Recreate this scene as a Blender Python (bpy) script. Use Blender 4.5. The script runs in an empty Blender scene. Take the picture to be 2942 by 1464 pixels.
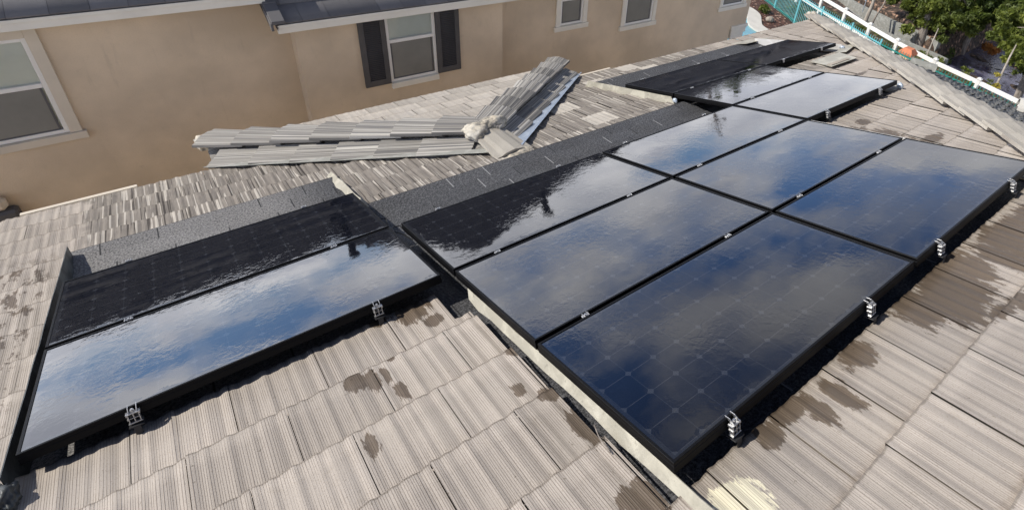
import bpy, bmesh, math, random
import numpy as np
from mathutils import Vector, Matrix
random.seed(7); RNG = np.random.default_rng(7)
scene = bpy.context.scene
COL = scene.collection
R = math.radians
# ------------------------------------------------------------------ camera
cam = bpy.data.cameras.new("camera"); camo = bpy.data.objects.new("camera", cam); COL.objects.link(camo)
RW = [[0.7641, -0.6344, 0.1166], [-0.2723, -0.4811, -0.8333], [0.5848, 0.605, -0.5404]]
ax, ay, az = Vector(RW[0]), -Vector(RW[1]), -Vector(RW[2])
M = Matrix((ax, ay, az)).transposed().to_4x4(); M.translation = Vector((-0.85083, -2.80573, 2.49026))
camo.matrix_world = M
cam.sensor_width = 36; cam.lens = 1630.1255 / 2942 * 36
cam.shift_x = -334.57 / 2942; cam.shift_y = -318.79 / 2942
cam.clip_start = 0.05; cam.clip_end = 800
scene.camera = camo
# ------------------------------------------------------------------ light
SUN = Vector((-0.60, 0.45, 0.66)).normalized()
sl = bpy.data.lights.new("sun", 'SUN'); sl.energy = 3.8; sl.angle = R(0.6); sl.color = (1, 0.945, 0.86)
so = bpy.data.objects.new("sun", sl); COL.objects.link(so); so.rotation_euler = SUN.to_track_quat('Z', 'Y').to_euler()
world = bpy.data.worlds.new("World"); scene.world = world; world.use_nodes = True
wn, wl = world.node_tree.nodes, world.node_tree.links; wn.clear()
def N_(t, nodes, **kw):
    n = nodes.new(t)
    for k, v in kw.items(): setattr(n, k, v)
    return n
sky = N_('ShaderNodeTexSky', wn, sky_type='NISHITA', sun_disc=False)
sky.sun_elevation = math.asin(SUN.z); sky.sun_rotation = math.atan2(SUN.x, SUN.y)
sky.air_density = 1.0; sky.dust_density = 0.6; sky.ozone_density = 2.0
tc = N_('ShaderNodeTexCoord', wn); sep = N_('ShaderNodeSeparateXYZ', wn); wl.new(tc.outputs['Generated'], sep.inputs[0])
zc = N_('ShaderNodeMath', wn, operation='MAXIMUM'); wl.new(sep.outputs[2], zc.inputs[0]); zc.inputs[1].default_value = 0.0
za = N_('ShaderNodeMath', wn, operation='ADD'); wl.new(zc.outputs[0], za.inputs[0]); za.inputs[1].default_value = 0.17
inv = N_('ShaderNodeMath', wn, operation='DIVIDE'); inv.inputs[0].default_value = 1; wl.new(za.outputs[0], inv.inputs[1])
cv = N_('ShaderNodeVectorMath', wn, operation='SCALE'); wl.new(tc.outputs['Generated'], cv.inputs[0]); wl.new(inv.outputs[0], cv.inputs['Scale'])
CLOUD_OFF = (8.8, 27.2, 0.0)
ca = N_('ShaderNodeVectorMath', wn, operation='ADD'); wl.new(cv.outputs[0], ca.inputs[0]); ca.inputs[1].default_value = CLOUD_OFF
n1 = N_('ShaderNodeTexNoise', wn); n1.inputs['Scale'].default_value = 1.35; n1.inputs['Detail'].default_value = 7; n1.inputs['Roughness'].default_value = 0.56
wl.new(ca.outputs[0], n1.inputs['Vector'])
cr = N_('ShaderNodeValToRGB', wn); cr.color_ramp.elements[0].position = 0.40; cr.color_ramp.elements[1].position = 0.56
lowb = N_('ShaderNodeMapRange', wn); wl.new(sep.outputs[2], lowb.inputs[0]); lowb.inputs[1].default_value = 0.05; lowb.inputs[2].default_value = 0.42; lowb.inputs[3].default_value = 0.10; lowb.inputs[4].default_value = -0.05
nb_ = N_('ShaderNodeMath', wn, operation='ADD'); wl.new(n1.outputs['Fac'], nb_.inputs[0]); wl.new(lowb.outputs[0], nb_.inputs[1]); wl.new(nb_.outputs[0], cr.inputs[0])
n2 = N_('ShaderNodeTexNoise', wn); n2.inputs['Scale'].default_value = 1.9; n2.inputs['Detail'].default_value = 4; wl.new(ca.outputs[0], n2.inputs['Vector'])
cc = N_('ShaderNodeValToRGB', wn); cc.color_ramp.elements[0].position = 0.34; cc.color_ramp.elements[0].color = (7.4, 7.7, 8.8, 1)
cc.color_ramp.elements[1].position = 0.68; cc.color_ramp.elements[1].color = (12.8, 12.8, 13.2, 1); wl.new(n2.outputs['Fac'], cc.inputs[0])
bri = N_('ShaderNodeMapRange', wn); wl.new(sep.outputs[2], bri.inputs[0]); bri.inputs[1].default_value = 0.0; bri.inputs[2].default_value = 0.62; bri.inputs[3].default_value = 1.38; bri.inputs[4].default_value = 0.12
sd = N_('ShaderNodeVectorMath', wn, operation='DOT_PRODUCT'); wl.new(tc.outputs['Generated'], sd.inputs[0]); sd.inputs[1].default_value = SUN[:]
sb = N_('ShaderNodeMapRange', wn); wl.new(sd.outputs['Value'], sb.inputs[0]); sb.inputs[1].default_value = -0.1; sb.inputs[2].default_value = 0.65; sb.inputs[3].default_value = 0.85; sb.inputs[4].default_value = 1.42
bm_ = N_('ShaderNodeMath', wn, operation='MULTIPLY'); wl.new(bri.outputs[0], bm_.inputs[0]); wl.new(sb.outputs[0], bm_.inputs[1])
cb = N_('ShaderNodeVectorMath', wn, operation='SCALE'); wl.new(cc.outputs[0], cb.inputs[0]); wl.new(bm_.outputs[0], cb.inputs['Scale'])
blu = N_('ShaderNodeVectorMath', wn, operation='MULTIPLY'); wl.new(sky.outputs[0], blu.inputs[0]); blu.inputs[1].default_value = (0.95, 1.15, 1.55)
zen = N_('ShaderNodeMapRange', wn); wl.new(sep.outputs[2], zen.inputs[0]); zen.inputs[1].default_value = 0.24; zen.inputs[2].default_value = 0.58; zen.inputs[3].default_value = 1.05; zen.inputs[4].default_value = 0.24
bz = N_('ShaderNodeVectorMath', wn, operation='SCALE'); wl.new(blu.outputs[0], bz.inputs[0]); wl.new(zen.outputs[0], bz.inputs['Scale'])
mx = N_('ShaderNodeMixRGB', wn); wl.new(cr.outputs[0], mx.inputs[0]); wl.new(bz.outputs[0], mx.inputs[1]); wl.new(cb.outputs[0], mx.inputs[2])
bg = N_('ShaderNodeBackground', wn); bg.inputs[1].default_value = 0.14; wo = N_('ShaderNodeOutputWorld', wn)
wl.new(mx.outputs[0], bg.inputs[0]); wl.new(bg.outputs[0], wo.inputs[0])
scene.view_settings.view_transform = 'Standard'; scene.view_settings.look = 'None'
scene.view_settings.exposure = 0.34; scene.view_settings.gamma = 1
scene.render.engine = 'CYCLES'
# ------------------------------------------------------------------ frames
TH = 0.31843; CT, ST = math.cos(TH), math.sin(TH)
AU, AV, AN = Vector((1, 0, 0)), Vector((0, -CT, ST)), Vector((0, ST, CT))
def P(u, v, n=0.0): return AU * u + AV * v + AN * n
# ------------------------------------------------------------------ helpers
def link_mesh(name, me, mat=None, parent=None, loc=None):
    o = bpy.data.objects.new(name, me); COL.objects.link(o)
    if mat is not None:
        for m in (mat if isinstance(mat, (list, tuple)) else [mat]): me.materials.append(m)
    if parent is not None:
        o.parent = parent
        if loc is None:
            o.matrix_parent_inverse = Matrix.Identity(4)
    if loc is not None: o.location = loc
    return o
def empty(name, loc=(0, 0, 0), rot=(0, 0, 0)):
    o = bpy.data.objects.new(name, None); COL.objects.link(o); o.location = loc; o.rotation_euler = rot; o.empty_display_size = .1; return o
def tag(o, label=None, cat=None, group=None, kind=None):
    if label: o['label'] = label
    if cat: o['category'] = cat
    if group: o['group'] = group
    if kind: o['kind'] = kind
    return o
def smooth(o, on=True):
    o.data.polygons.foreach_set('use_smooth', [on] * len(o.data.polygons)); return o
class MB:
    """collects verts/faces; world coords are re-based onto the parent when built"""
    def __init__(s): s.v = []; s.f = []; s.uv = []; s.mi = []
    def add(s, vs, fs, uvs=None, mi=0):
        b = len(s.v); s.v += [Vector(x) for x in vs]; s.f += [tuple(b + i for i in f) for f in fs]
        s.uv += [uvs[i] if uvs else None for i in range(len(fs))]; s.mi += [mi] * len(fs)
    def quad(s, a, b, c, d, uv=None, mi=0): s.add([a, b, c, d], [(0, 1, 2, 3)], [uv] if uv else None, mi)
    def box(s, o, ex, ey, ez, mi=0, uvs=None):
        o, ex, ey, ez = Vector(o), Vector(ex), Vector(ey), Vector(ez)
        vs = [o, o + ex, o + ex + ey, o + ey, o + ez, o + ex + ez, o + ex + ey + ez, o + ey + ez]
        s.add(vs, [(0, 3, 2, 1), (4, 5, 6, 7), (0, 1, 5, 4), (1, 2, 6, 5), (2, 3, 7, 6), (3, 0, 4, 7)], uvs, mi)
    def abox(s, x0, y0, z0, x1, y1, z1, mi=0): s.box((x0, y0, z0), (x1 - x0, 0, 0), (0, y1 - y0, 0), (0, 0, z1 - z0), mi)
    def tube(s, pts, rad, seg=8, cap=True, mi=0):
        pts = [Vector(p) for p in pts]; n = len(pts); rr = rad if isinstance(rad, (list, tuple)) else [rad] * n
        vs = []; ref = None
        for i, p in enumerate(pts):
            d = (pts[min(i + 1, n - 1)] - pts[max(i - 1, 0)]).normalized()
            if ref is None: ref = d.orthogonal().normalized()
            ref = (ref - d * ref.dot(d)).normalized(); b = d.cross(ref)
            for k in range(seg):
                a = 2 * math.pi * k / seg; vs.append(p + (ref * math.cos(a) + b * math.sin(a)) * rr[i])
        fs = [(i * seg + k, i * seg + (k + 1) % seg, (i + 1) * seg + (k + 1) % seg, (i + 1) * seg + k) for i in range(n - 1) for k in range(seg)]
        if cap: fs += [tuple(range(seg))[::-1], tuple((n - 1) * seg + k for k in range(seg))]
        s.add(vs, fs, None, mi)
    def prism(s, poly, d, mi=0):
        poly = [Vector(p) for p in poly]; d = Vector(d); n = len(poly)
        s.add(poly + [p + d for p in poly], [tuple(range(n))[::-1], tuple(range(n, 2 * n))] + [(i, (i + 1) % n, n + (i + 1) % n, n + i) for i in range(n)], None, mi)
    def build(s, name, mat, parent=None, bevel=0, fix=True, sm=False, origin=None):
        inv = parent.matrix_world.inverted() if parent is not None and parent.get('_ws') else None
        me = bpy.data.meshes.new(name)
        off = Vector(origin) if origin is not None else Vector((0, 0, 0))
        me.from_pydata([(v - off)[:] for v in s.v], [], s.f)
        if any(u is not None for u in s.uv):
            lay = me.uv_layers.new(name='UVMap')
            for poly, u in zip(me.polygons, s.uv):
                if u is not None:
                    for li, c in zip(poly.loop_indices, u): lay.data[li].uv = c
        if any(s.mi): me.polygons.foreach_set('material_index', s.mi)
        if fix or bevel:
            bm = bmesh.new(); bm.from_mesh(me)
            if fix: bmesh.ops.recalc_face_normals(bm, faces=bm.faces)
            if bevel:
                bmesh.ops.remove_doubles(bm, verts=bm.verts, dist=1e-5)
                bmesh.ops.bevel(bm, geom=[e for e in bm.edges if e.calc_face_angle(0) > .5], offset=bevel, segments=1, affect='EDGES', clamp_overlap=True)
            bm.to_mesh(me); bm.free()
        o = link_mesh(name, me, mat, parent)
        if origin is not None: o.location = off - (Vector(parent.location) if parent is not None else Vector((0, 0, 0)))
        elif parent is not None and any(abs(c) > 1e-9 for c in parent.location): pass
        if sm: smooth(o)
        return o
# ------------------------------------------------------------------ materials
def newmat(name):
    m = bpy.data.materials.new(name); m.use_nodes = True; nt = m.node_tree
    return m, nt.nodes, nt.links, nt.nodes['Principled BSDF']
class G:
    """tiny node-graph helper"""
    def __init__(s, nodes, links): s.n, s.l = nodes, links
    def val(s, x, inp):
        if hasattr(x, 'is_output') or isinstance(x, bpy.types.NodeSocket): s.l.new(x, inp)
        else: inp.default_value = x
    def m(s, op, a, b=None, c=None, clamp=False):
        n = s.n.new('ShaderNodeMath'); n.operation = op; n.use_clamp = clamp
        s.val(a, n.inputs[0])
        if b is not None: s.val(b, n.inputs[1])
        if c is not None: s.val(c, n.inputs[2])
        return n.outputs[0]
    def noise(s, vec, scale=5, detail=3, rough=.5, dim='3D', out=0, dist=0):
        n = s.n.new('ShaderNodeTexNoise'); n.noise_dimensions = dim
        if vec is not None: s.l.new(vec, n.inputs['W'] if dim == '1D' else n.inputs['Vector'])
        s.val(scale, n.inputs['Scale']); s.val(detail, n.inputs['Detail']); s.val(rough, n.inputs['Roughness']); n.inputs['Distortion'].default_value = dist
        return n.outputs[out]
    def scale(s, vec, k):
        n = s.n.new('ShaderNodeVectorMath'); n.operation = 'MULTIPLY'; s.l.new(vec, n.inputs[0]); n.inputs[1].default_value = k; return n.outputs[0]
    def add(s, vec, k):
        n = s.n.new('ShaderNodeVectorMath'); n.operation = 'ADD'; s.l.new(vec, n.inputs[0]); s.val(k, n.inputs[1]); return n.outputs[0]
    def comb(s, x, y, z=0.0):
        n = s.n.new('ShaderNodeCombineXYZ'); s.val(x, n.inputs[0]); s.val(y, n.inputs[1]); s.val(z, n.inputs[2]); return n.outputs[0]
    def sepx(s, vec):
        n = s.n.new('ShaderNodeSeparateXYZ'); s.l.new(vec, n.inputs[0]); return n.outputs
    def ramp(s, fac, stops, interp='LINEAR'):
        n = s.n.new('ShaderNodeValToRGB'); n.color_ramp.interpolation = interp; el = n.color_ramp.elements
        while len(el) < len(stops): el.new(0.5)
        for e, (p, c) in zip(el, stops): e.position = p; e.color = (*c, 1) if len(c) == 3 else c
        s.l.new(fac, n.inputs[0]); return n.outputs[0]
    def ss(s, x, a, b):
        n = s.n.new('ShaderNodeMapRange'); n.interpolation_type = 'SMOOTHSTEP'; s.val(x, n.inputs[0]); n.inputs[1].default_value = a; n.inputs[2].default_value = b; return n.outputs[0]
    def mix(s, f, a, b, mode='MIX'):
        n = s.n.new('ShaderNodeMixRGB'); n.blend_type = mode; s.val(f, n.inputs[0])
        for x, i in ((a, 1), (b, 2)):
            if isinstance(x, tuple): n.inputs[i].default_value = (*x, 1)
            else: s.l.new(x, n.inputs[i])
        return n.outputs[0]
    def bump(s, h, strength=.5, dist=.01, normal=None):
        n = s.n.new('ShaderNodeBump'); s.l.new(h, n.inputs['Height']); n.inputs['Strength'].default_value = strength; n.inputs['Distance'].default_value = dist
        if normal is not None: s.l.new(normal, n.inputs['Normal'])
        return n.outputs[0]
    def obj(s):
        return s.n.new('ShaderNodeTexCoord').outputs['Object']
    def uv(s):
        return s.n.new('ShaderNodeTexCoord').outputs['UV']
    def attr(s, name):
        n = s.n.new('ShaderNodeAttribute'); n.attribute_name = name; return n
def simple(name, col, rough=.6, metal=0, nscale=0, namp=.15, bscale=0, bstr=.3, bdist=.005, spec=.5):
    m, n, l, b = newmat(name); g = G(n, l)
    b.inputs['Roughness'].default_value = rough; b.inputs['Metallic'].default_value = metal; b.inputs['Specular IOR Level'].default_value = spec
    if nscale:
        f = g.noise(g.obj(), nscale, 6, .6); c = g.ramp(f, [(.25, tuple(x * (1 - namp) for x in col)), (.75, tuple(min(1, x * (1 + namp)) for x in col))]); l.new(c, b.inputs['Base Color'])
    else: b.inputs['Base Color'].default_value = (*col, 1)
    if bscale: l.new(g.bump(g.noise(g.obj(), bscale, 5, .6), bstr, bdist), b.inputs['Normal'])
    return m
# --- concrete roof tile; UV in metres (a along eave, b up slope)
SPOTS = [  # wet patches on the main slope: u, v, radius u, radius v
    (.92, 2.52, .10, .07), (.70, 2.58, .05, .10), (.58, 2.56, .05, .09), (.37, 2.52, .06, .06), (.50, 2.50, .12, .05),
    (1.38, 2.55, .15, .14), (1.50, 2.66, .12, .14), (1.75, 2.50, .25, .07), (1.62, 2.60, .22, .17), (1.85, 2.58, .12, .16), (2.06, 2.66, .10, .18), (2.25, 2.60, .2, .14), (1.60, 2.80, .09, .05),
    (1.72, 2.86, .08, .09), (2.5, 2.62, .3, .12), (3.40, 1.10, .12, .12), (3.45, 1.35, .14, .14), (3.36, 1.56, .12, .10), (3.52, 1.66, .22, .06), (3.68, 1.03, .08, .07),
    (5.2, .14, .14, .04), (-.26, .84, .10, .09), (-.40, .80, .05, .05), (-.20, .98, .05, .05), (-.55, 1.21, .035, .07), (-.61, 1.17, .045, .07),
    (-.48, 1.34, .028, .06), (-.66, 1.56, .03, .07), (-.13, 1.69, .03, .05), (-.06, 1.80, .05, .06), (-.05, 2.03, .06, .12), (-.09, 2.40, .08, .09), (-.03, 1.47, .05, .06),
    (-.45, 1.12, .02, .03), (-.50, 1.21, .02, .06)]
def tile_mat(name, base, style, seed=0.0, spots=None):
    m, n, l, b = newmat(name); g = G(n, l)
    uv = g.uv(); x, y, _ = g.sepx(uv)
    rnd = g.attr('tile_rnd').outputs['Fac']; lx = g.attr('tile_x').outputs['Fac']
    rv = g.comb(g.m('MULTIPLY_ADD', rnd, 37.0, x), g.m('MULTIPLY', y, .35), seed)
    # fine combed ribs along the slope
    ph = g.m('MULTIPLY_ADD', g.noise(g.comb(g.m('MULTIPLY_ADD', rnd, 37.0, g.m('MULTIPLY', x, 30)), g.m('MULTIPLY', y, .5), seed), 1.0, 2, .5), 2.6, g.m('MULTIPLY', x, 124.0))
    saw = g.m('PINGPONG', ph, .5)
    pits = g.noise(g.comb(g.m('MULTIPLY', x, 210), g.m('MULTIPLY', y, 150), seed), 1.0, 3, .75)
    patch = g.noise(g.comb(g.m('MULTIPLY_ADD', rnd, 9.0, x), y, seed + 2), 3.5, 3, .55)
    depth = g.m('MULTIPLY', g.ss(patch, .30, .55), .8)
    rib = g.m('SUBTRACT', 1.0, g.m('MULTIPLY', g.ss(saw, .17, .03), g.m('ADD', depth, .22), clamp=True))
    grit = g.noise(g.comb(x, y, seed + 5), 240, 3, .75)
    if style == 'aged':
        st = g.noise(g.comb(g.m('MULTIPLY', g.m('MULTIPLY_ADD', rnd, 3.7, x), 46.0), g.m('MULTIPLY', y, .9), seed), 1.0, 2, .45)
        strp = g.ss(st, .58, .60)
        wide = g.ss(g.noise(g.comb(g.m('MULTIPLY', g.m('MULTIPLY_ADD', rnd, 1.3, x), 16.0), g.m('MULTIPLY', y, 2.6), seed + 9), 1.0, 4, .5), .655, .67)
        crease = g.ss(g.noise(g.comb(g.m('MULTIPLY', g.m('MULTIPLY_ADD', rnd, 5.7, x), 75.0), g.m('MULTIPLY', y, .7), seed + 3), 1.0, 1, .3), .62, .66)
        wide = g.m('MULTIPLY', g.m('MAXIMUM', wide, g.ss(g.noise(g.comb(g.m('MULTIPLY', x, 30.0), g.m('MULTIPLY', y, 9.0), 2.0), 1.0, 4, .6), .33, .36)), g.m('GREATER_THAN', rnd, .90))
        light = g.m('MAXIMUM', strp, wide)
        dark = g.mix(g.noise(g.comb(g.m('MULTIPLY', x, 70), g.m('MULTIPLY', y, 8), 3), 1.0, 3, .7), (.145, .128, .110), (.30, .268, .232))
        lightc = g.mix(g.noise(uv, 9, 3), (.40, .365, .315), (.50, .46, .40))
        agedc = g.mix(light, g.mix(g.m('MULTIPLY', crease, .85), dark, (.045, .038, .033)), lightc)
        agedh = light
    hue = g.mix(g.noise(g.comb(g.m('MULTIPLY_ADD', rnd, 21.0, x), g.m('MULTIPLY', y, .8), seed), 2.4, 3, .5),
                tuple(c * .86 for c in base), tuple(min(1, c * 1.10) for c in base))
    hue = g.mix(g.m('MULTIPLY', g.ss(g.noise(uv, 1.1, 4, .6), .42, .66), .4), hue, (base[0] * .92, base[1] * .95, base[2] * 1.0))
    streak = g.noise(g.comb(g.m('MULTIPLY', x, 60), g.m('MULTIPLY', y, 1.3), seed), 1.0, 3, .6)
    hue = g.mix(g.ss(streak, .40, .72), g.mix(.20, hue, tuple(c * .66 for c in base)), hue)
    hue = g.mix(g.m('MULTIPLY', g.m('SUBTRACT', 1.0, rib), .62), hue, (base[0] * .42, base[1] * .37, base[2] * .36))  # groove lines: occlusion-like shade and grime painted into the colour
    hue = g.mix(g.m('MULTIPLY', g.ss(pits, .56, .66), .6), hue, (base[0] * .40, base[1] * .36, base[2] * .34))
    hue = g.mix(g.m('MULTIPLY', g.ss(grit, .56, .72), .4), hue, tuple(min(1, c * 1.35) for c in base))
    mot = g.noise(uv, 13, 5, .7); hue = g.mix(g.m('MULTIPLY', g.ss(mot, .56, .72), .28), hue, (base[0] * .62, base[1] * .60, base[2] * .55)); spk = g.noise(uv, 46, 2, .6); hue = g.mix(g.m('MULTIPLY', g.ss(spk, .70, .74), .6), hue, (base[0] * .38, base[1] * .36, base[2] * .32))
    jit = g.m('MULTIPLY_ADD', rnd, .24, .88)
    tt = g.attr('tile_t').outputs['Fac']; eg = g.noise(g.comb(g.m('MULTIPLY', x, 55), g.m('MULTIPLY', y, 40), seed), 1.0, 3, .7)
    hue = g.mix(g.m('MULTIPLY', g.ss(g.m('MULTIPLY_ADD', eg, -.05, tt), .004, -.012), .55), hue, (base[0] * .30, base[1] * .27, base[2] * .24))  # butt edge: grime and the course shadow line painted dark
    hue = g.mix(g.m('MULTIPLY', g.ss(g.m('MULTIPLY_ADD', eg, .22, tt), 1.0, 1.12), .5), hue, (base[0] * .45, base[1] * .40, base[2] * .36))  # tile head: painted shade and dirt where the next course overlaps
    hue = g.mix(1.0, hue, g.comb(jit, jit, jit), 'MULTIPLY')
    col = hue; h = g.m('ADD', rib, g.m('MULTIPLY', grit, .25)); rough = .85
    if style == 'aged':
        # where the clean coating has worn away (down-slope of the panels)
        edge = g.noise(uv, 2.2, 4, .6)
        f = g.m('MULTIPLY', g.ss(g.m('MULTIPLY_ADD', edge, .5, g.m('MULTIPLY', y, -1.0)), .60, .72), g.ss(g.m('MULTIPLY_ADD', edge, .5, x), -1.42, -1.36))
        f = g.m('MULTIPLY', f, g.ss(g.m('MULTIPLY_ADD', edge, 1.6, x), 6.9, 6.2))
        col = g.mix(f, hue, agedc)
    if spots:
        lobe = None
        wob = g.noise(g.comb(g.m('MULTIPLY', x, 34), g.m('MULTIPLY', y, 8), 1.0), 1.0, 6, .75)
        for (cu, cvv, ru, rvv) in spots:
            d = g.n.new('ShaderNodeVectorMath'); d.operation = 'MULTIPLY_ADD'; l.new(uv, d.inputs[0]); d.inputs[1].default_value = (1 / ru, 1 / rvv, 0); d.inputs[2].default_value = (-cu / ru, -cvv / rvv, 0)
            ln = g.n.new('ShaderNodeVectorMath'); ln.operation = 'LENGTH'; l.new(d.outputs[0], ln.inputs[0])
            lobe = ln.outputs['Value'] if lobe is None else g.m('MINIMUM', lobe, ln.outputs['Value'])
        w = g.ss(g.m('MULTIPLY_ADD', wob, -2.6, lobe), -.34, -.46)
        leftw = g.m('MULTIPLY', g.ss(x, -1.72, -1.80), g.m('MULTIPLY', g.ss(x, -2.25, -2.05), g.ss(g.noise(g.comb(g.m('MULTIPLY', x, 14), g.m('MULTIPLY', y, 5), 0), 1.0, 6, .75), .52, .56)))
        w = g.m('MAXIMUM', w, g.m('MULTIPLY', g.m('MULTIPLY', leftw, g.ss(y, .95, .7)), g.ss(y, -1.9, -1.5)))
        wet = g.mix(1.0, col, (.36, .315, .27), 'MULTIPLY')
        col = g.mix(w, col, wet)
        l.new(g.m('MULTIPLY_ADD', w, -.4, .85), b.inputs['Roughness'])
        # sealant smeared by the end of the cream flashing
        s0 = g.n.new('ShaderNodeVectorMath'); s0.operation = 'MULTIPLY_ADD'; l.new(uv, s0.inputs[0]); s0.inputs[1].default_value = (1 / .11, 1 / .10, 0); s0.inputs[2].default_value = (-.10 / .11, -2.62 / .10, 0)
        s1 = g.n.new('ShaderNodeVectorMath'); s1.operation = 'LENGTH'; l.new(s0.outputs[0], s1.inputs[0])
        sm_ = g.ss(g.m('MULTIPLY_ADD', g.noise(g.comb(g.m('MULTIPLY', x, 60), g.m('MULTIPLY', y, 18), 4), 1.0, 4, .7), -1.5, s1.outputs['Value']), .25, .12)
        col = g.mix(sm_, col, (.66, .61, .46))
    else: b.inputs['Roughness'].default_value = rough
    l.new(col, b.inputs['Base Color']); b.inputs['Specular IOR Level'].default_value = .25
    l.new(g.bump(h, .6, .0028), b.inputs['Normal'])
    return m
TILE = (.412, .366, .316)
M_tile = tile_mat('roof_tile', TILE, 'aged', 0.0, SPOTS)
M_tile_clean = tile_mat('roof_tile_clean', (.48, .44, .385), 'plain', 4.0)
def stripe_tile(name):
    m, n, l, b = newmat(name); g = G(n, l); uv = g.uv(); x, y, _ = g.sepx(uv); rnd = g.attr('tile_rnd').outputs['Fac']
    st = g.noise(g.comb(g.m('MULTIPLY_ADD', rnd, 17.0, g.m('MULTIPLY', x, 95.0)), g.m('MULTIPLY', y, .25), 5.0), 1.0, 1, .3)
    fine = g.noise(g.comb(g.m('MULTIPLY', x, 190.0), g.m('MULTIPLY', y, .8), 2.0), 1.0, 2, .5)
    c = g.mix(g.ss(fine, .40, .62), (.17, .16, .145), (.30, .283, .255)); c = g.mix(g.ss(st, .585, .61), c, (.44, .42, .38)); c = g.mix(g.m('MULTIPLY', g.ss(st, .40, .38), .8), c, (.085, .085, .09))
    jit = g.m('MULTIPLY_ADD', rnd, .5, .75); c = g.mix(1.0, c, g.comb(jit, jit, jit), 'MULTIPLY')
    l.new(c, b.inputs['Base Color']); b.inputs['Roughness'].default_value = .8; b.inputs['Specular IOR Level'].default_value = .3
    l.new(g.bump(g.m('ADD', g.ss(st, .55, .60), g.m('MULTIPLY', fine, .8)), .8, .003), b.inputs['Normal']); return m
M_tile_grey = stripe_tile('roof_tile_grey')
M_sideslope = simple('grey_side_tile', (.21, .205, .185), .85, 0, 14, .35, 40, .5, .01)
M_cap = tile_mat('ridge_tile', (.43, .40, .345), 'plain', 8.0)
# --- asphalt shingle
def asphalt():
    m, n, l, b = newmat('asphalt_shingle'); g = G(n, l); uv = g.uv(); x, y, _ = g.sepx(uv)
    gr = g.noise(uv, 190, 3, .85); mid = g.noise(uv, 42, 4, .7); big = g.noise(uv, 2.5, 4)
    gr2 = g.noise(uv, 85, 3, .8); c = g.mix(g.ss(g.m('MULTIPLY_ADD', gr2, .6, g.m('MULTIPLY', gr, .4)), .43, .60), (.016, .017, .018), (.125, .125, .128)); c = g.mix(g.m('MULTIPLY', g.ss(mid, .5, .7), .45), c, (.20, .20, .205))
    lft = g.ss(x, -.05, -.6); c = g.mix(g.m('MULTIPLY', lft, g.m('MULTIPLY_ADD', g.ss(gr2, .42, .58), .65, .2)), c, (.27, .26, .245))
    row = g.m('FLOOR', g.m('DIVIDE', y, .142)); cell = g.m('ADD', g.m('DIVIDE', x, .31), g.m('MULTIPLY', row, .37)); fr = g.m('FRACT', cell)
    slot = g.m('MULTIPLY', g.m('LESS_THAN', fr, .026), g.m('GREATER_THAN', g.noise(g.comb(g.m('FLOOR', cell), row, 0), 3.7, 0), .46))
    tabv = g.noise(g.comb(g.m('FLOOR', cell), row, 3.0), 7.3, 0); c = g.mix(1.0, c, g.comb(g.m('MULTIPLY_ADD', tabv, .5, .75), g.m('MULTIPLY_ADD', tabv, .5, .75), g.m('MULTIPLY_ADD', tabv, .5, .77)), 'MULTIPLY')
    c = g.mix(g.m('MULTIPLY', slot, .9), c, g.mix(g.m('MULTIPLY', g.ss(x, -.3, 0), g.m('GREATER_THAN', tabv, .52)), (.012, .012, .013), (.30, .30, .30))); l.new(c, b.inputs['Base Color'])  # dark slots are gaps; pale ones have wet shine painted into the colour
    l.new(g.m('MULTIPLY_ADD', g.ss(big, .35, .65), -.2, .80), b.inputs['Roughness']); b.inputs['Specular IOR Level'].default_value = .3
    l.new(g.bump(g.m('ADD', g.m('MULTIPLY', gr, .5), g.m('ADD', mid, g.m('MULTIPLY', slot, -1.0))), .9, .004), b.inputs['Normal'])
    return m
M_asph = asphalt()
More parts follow.
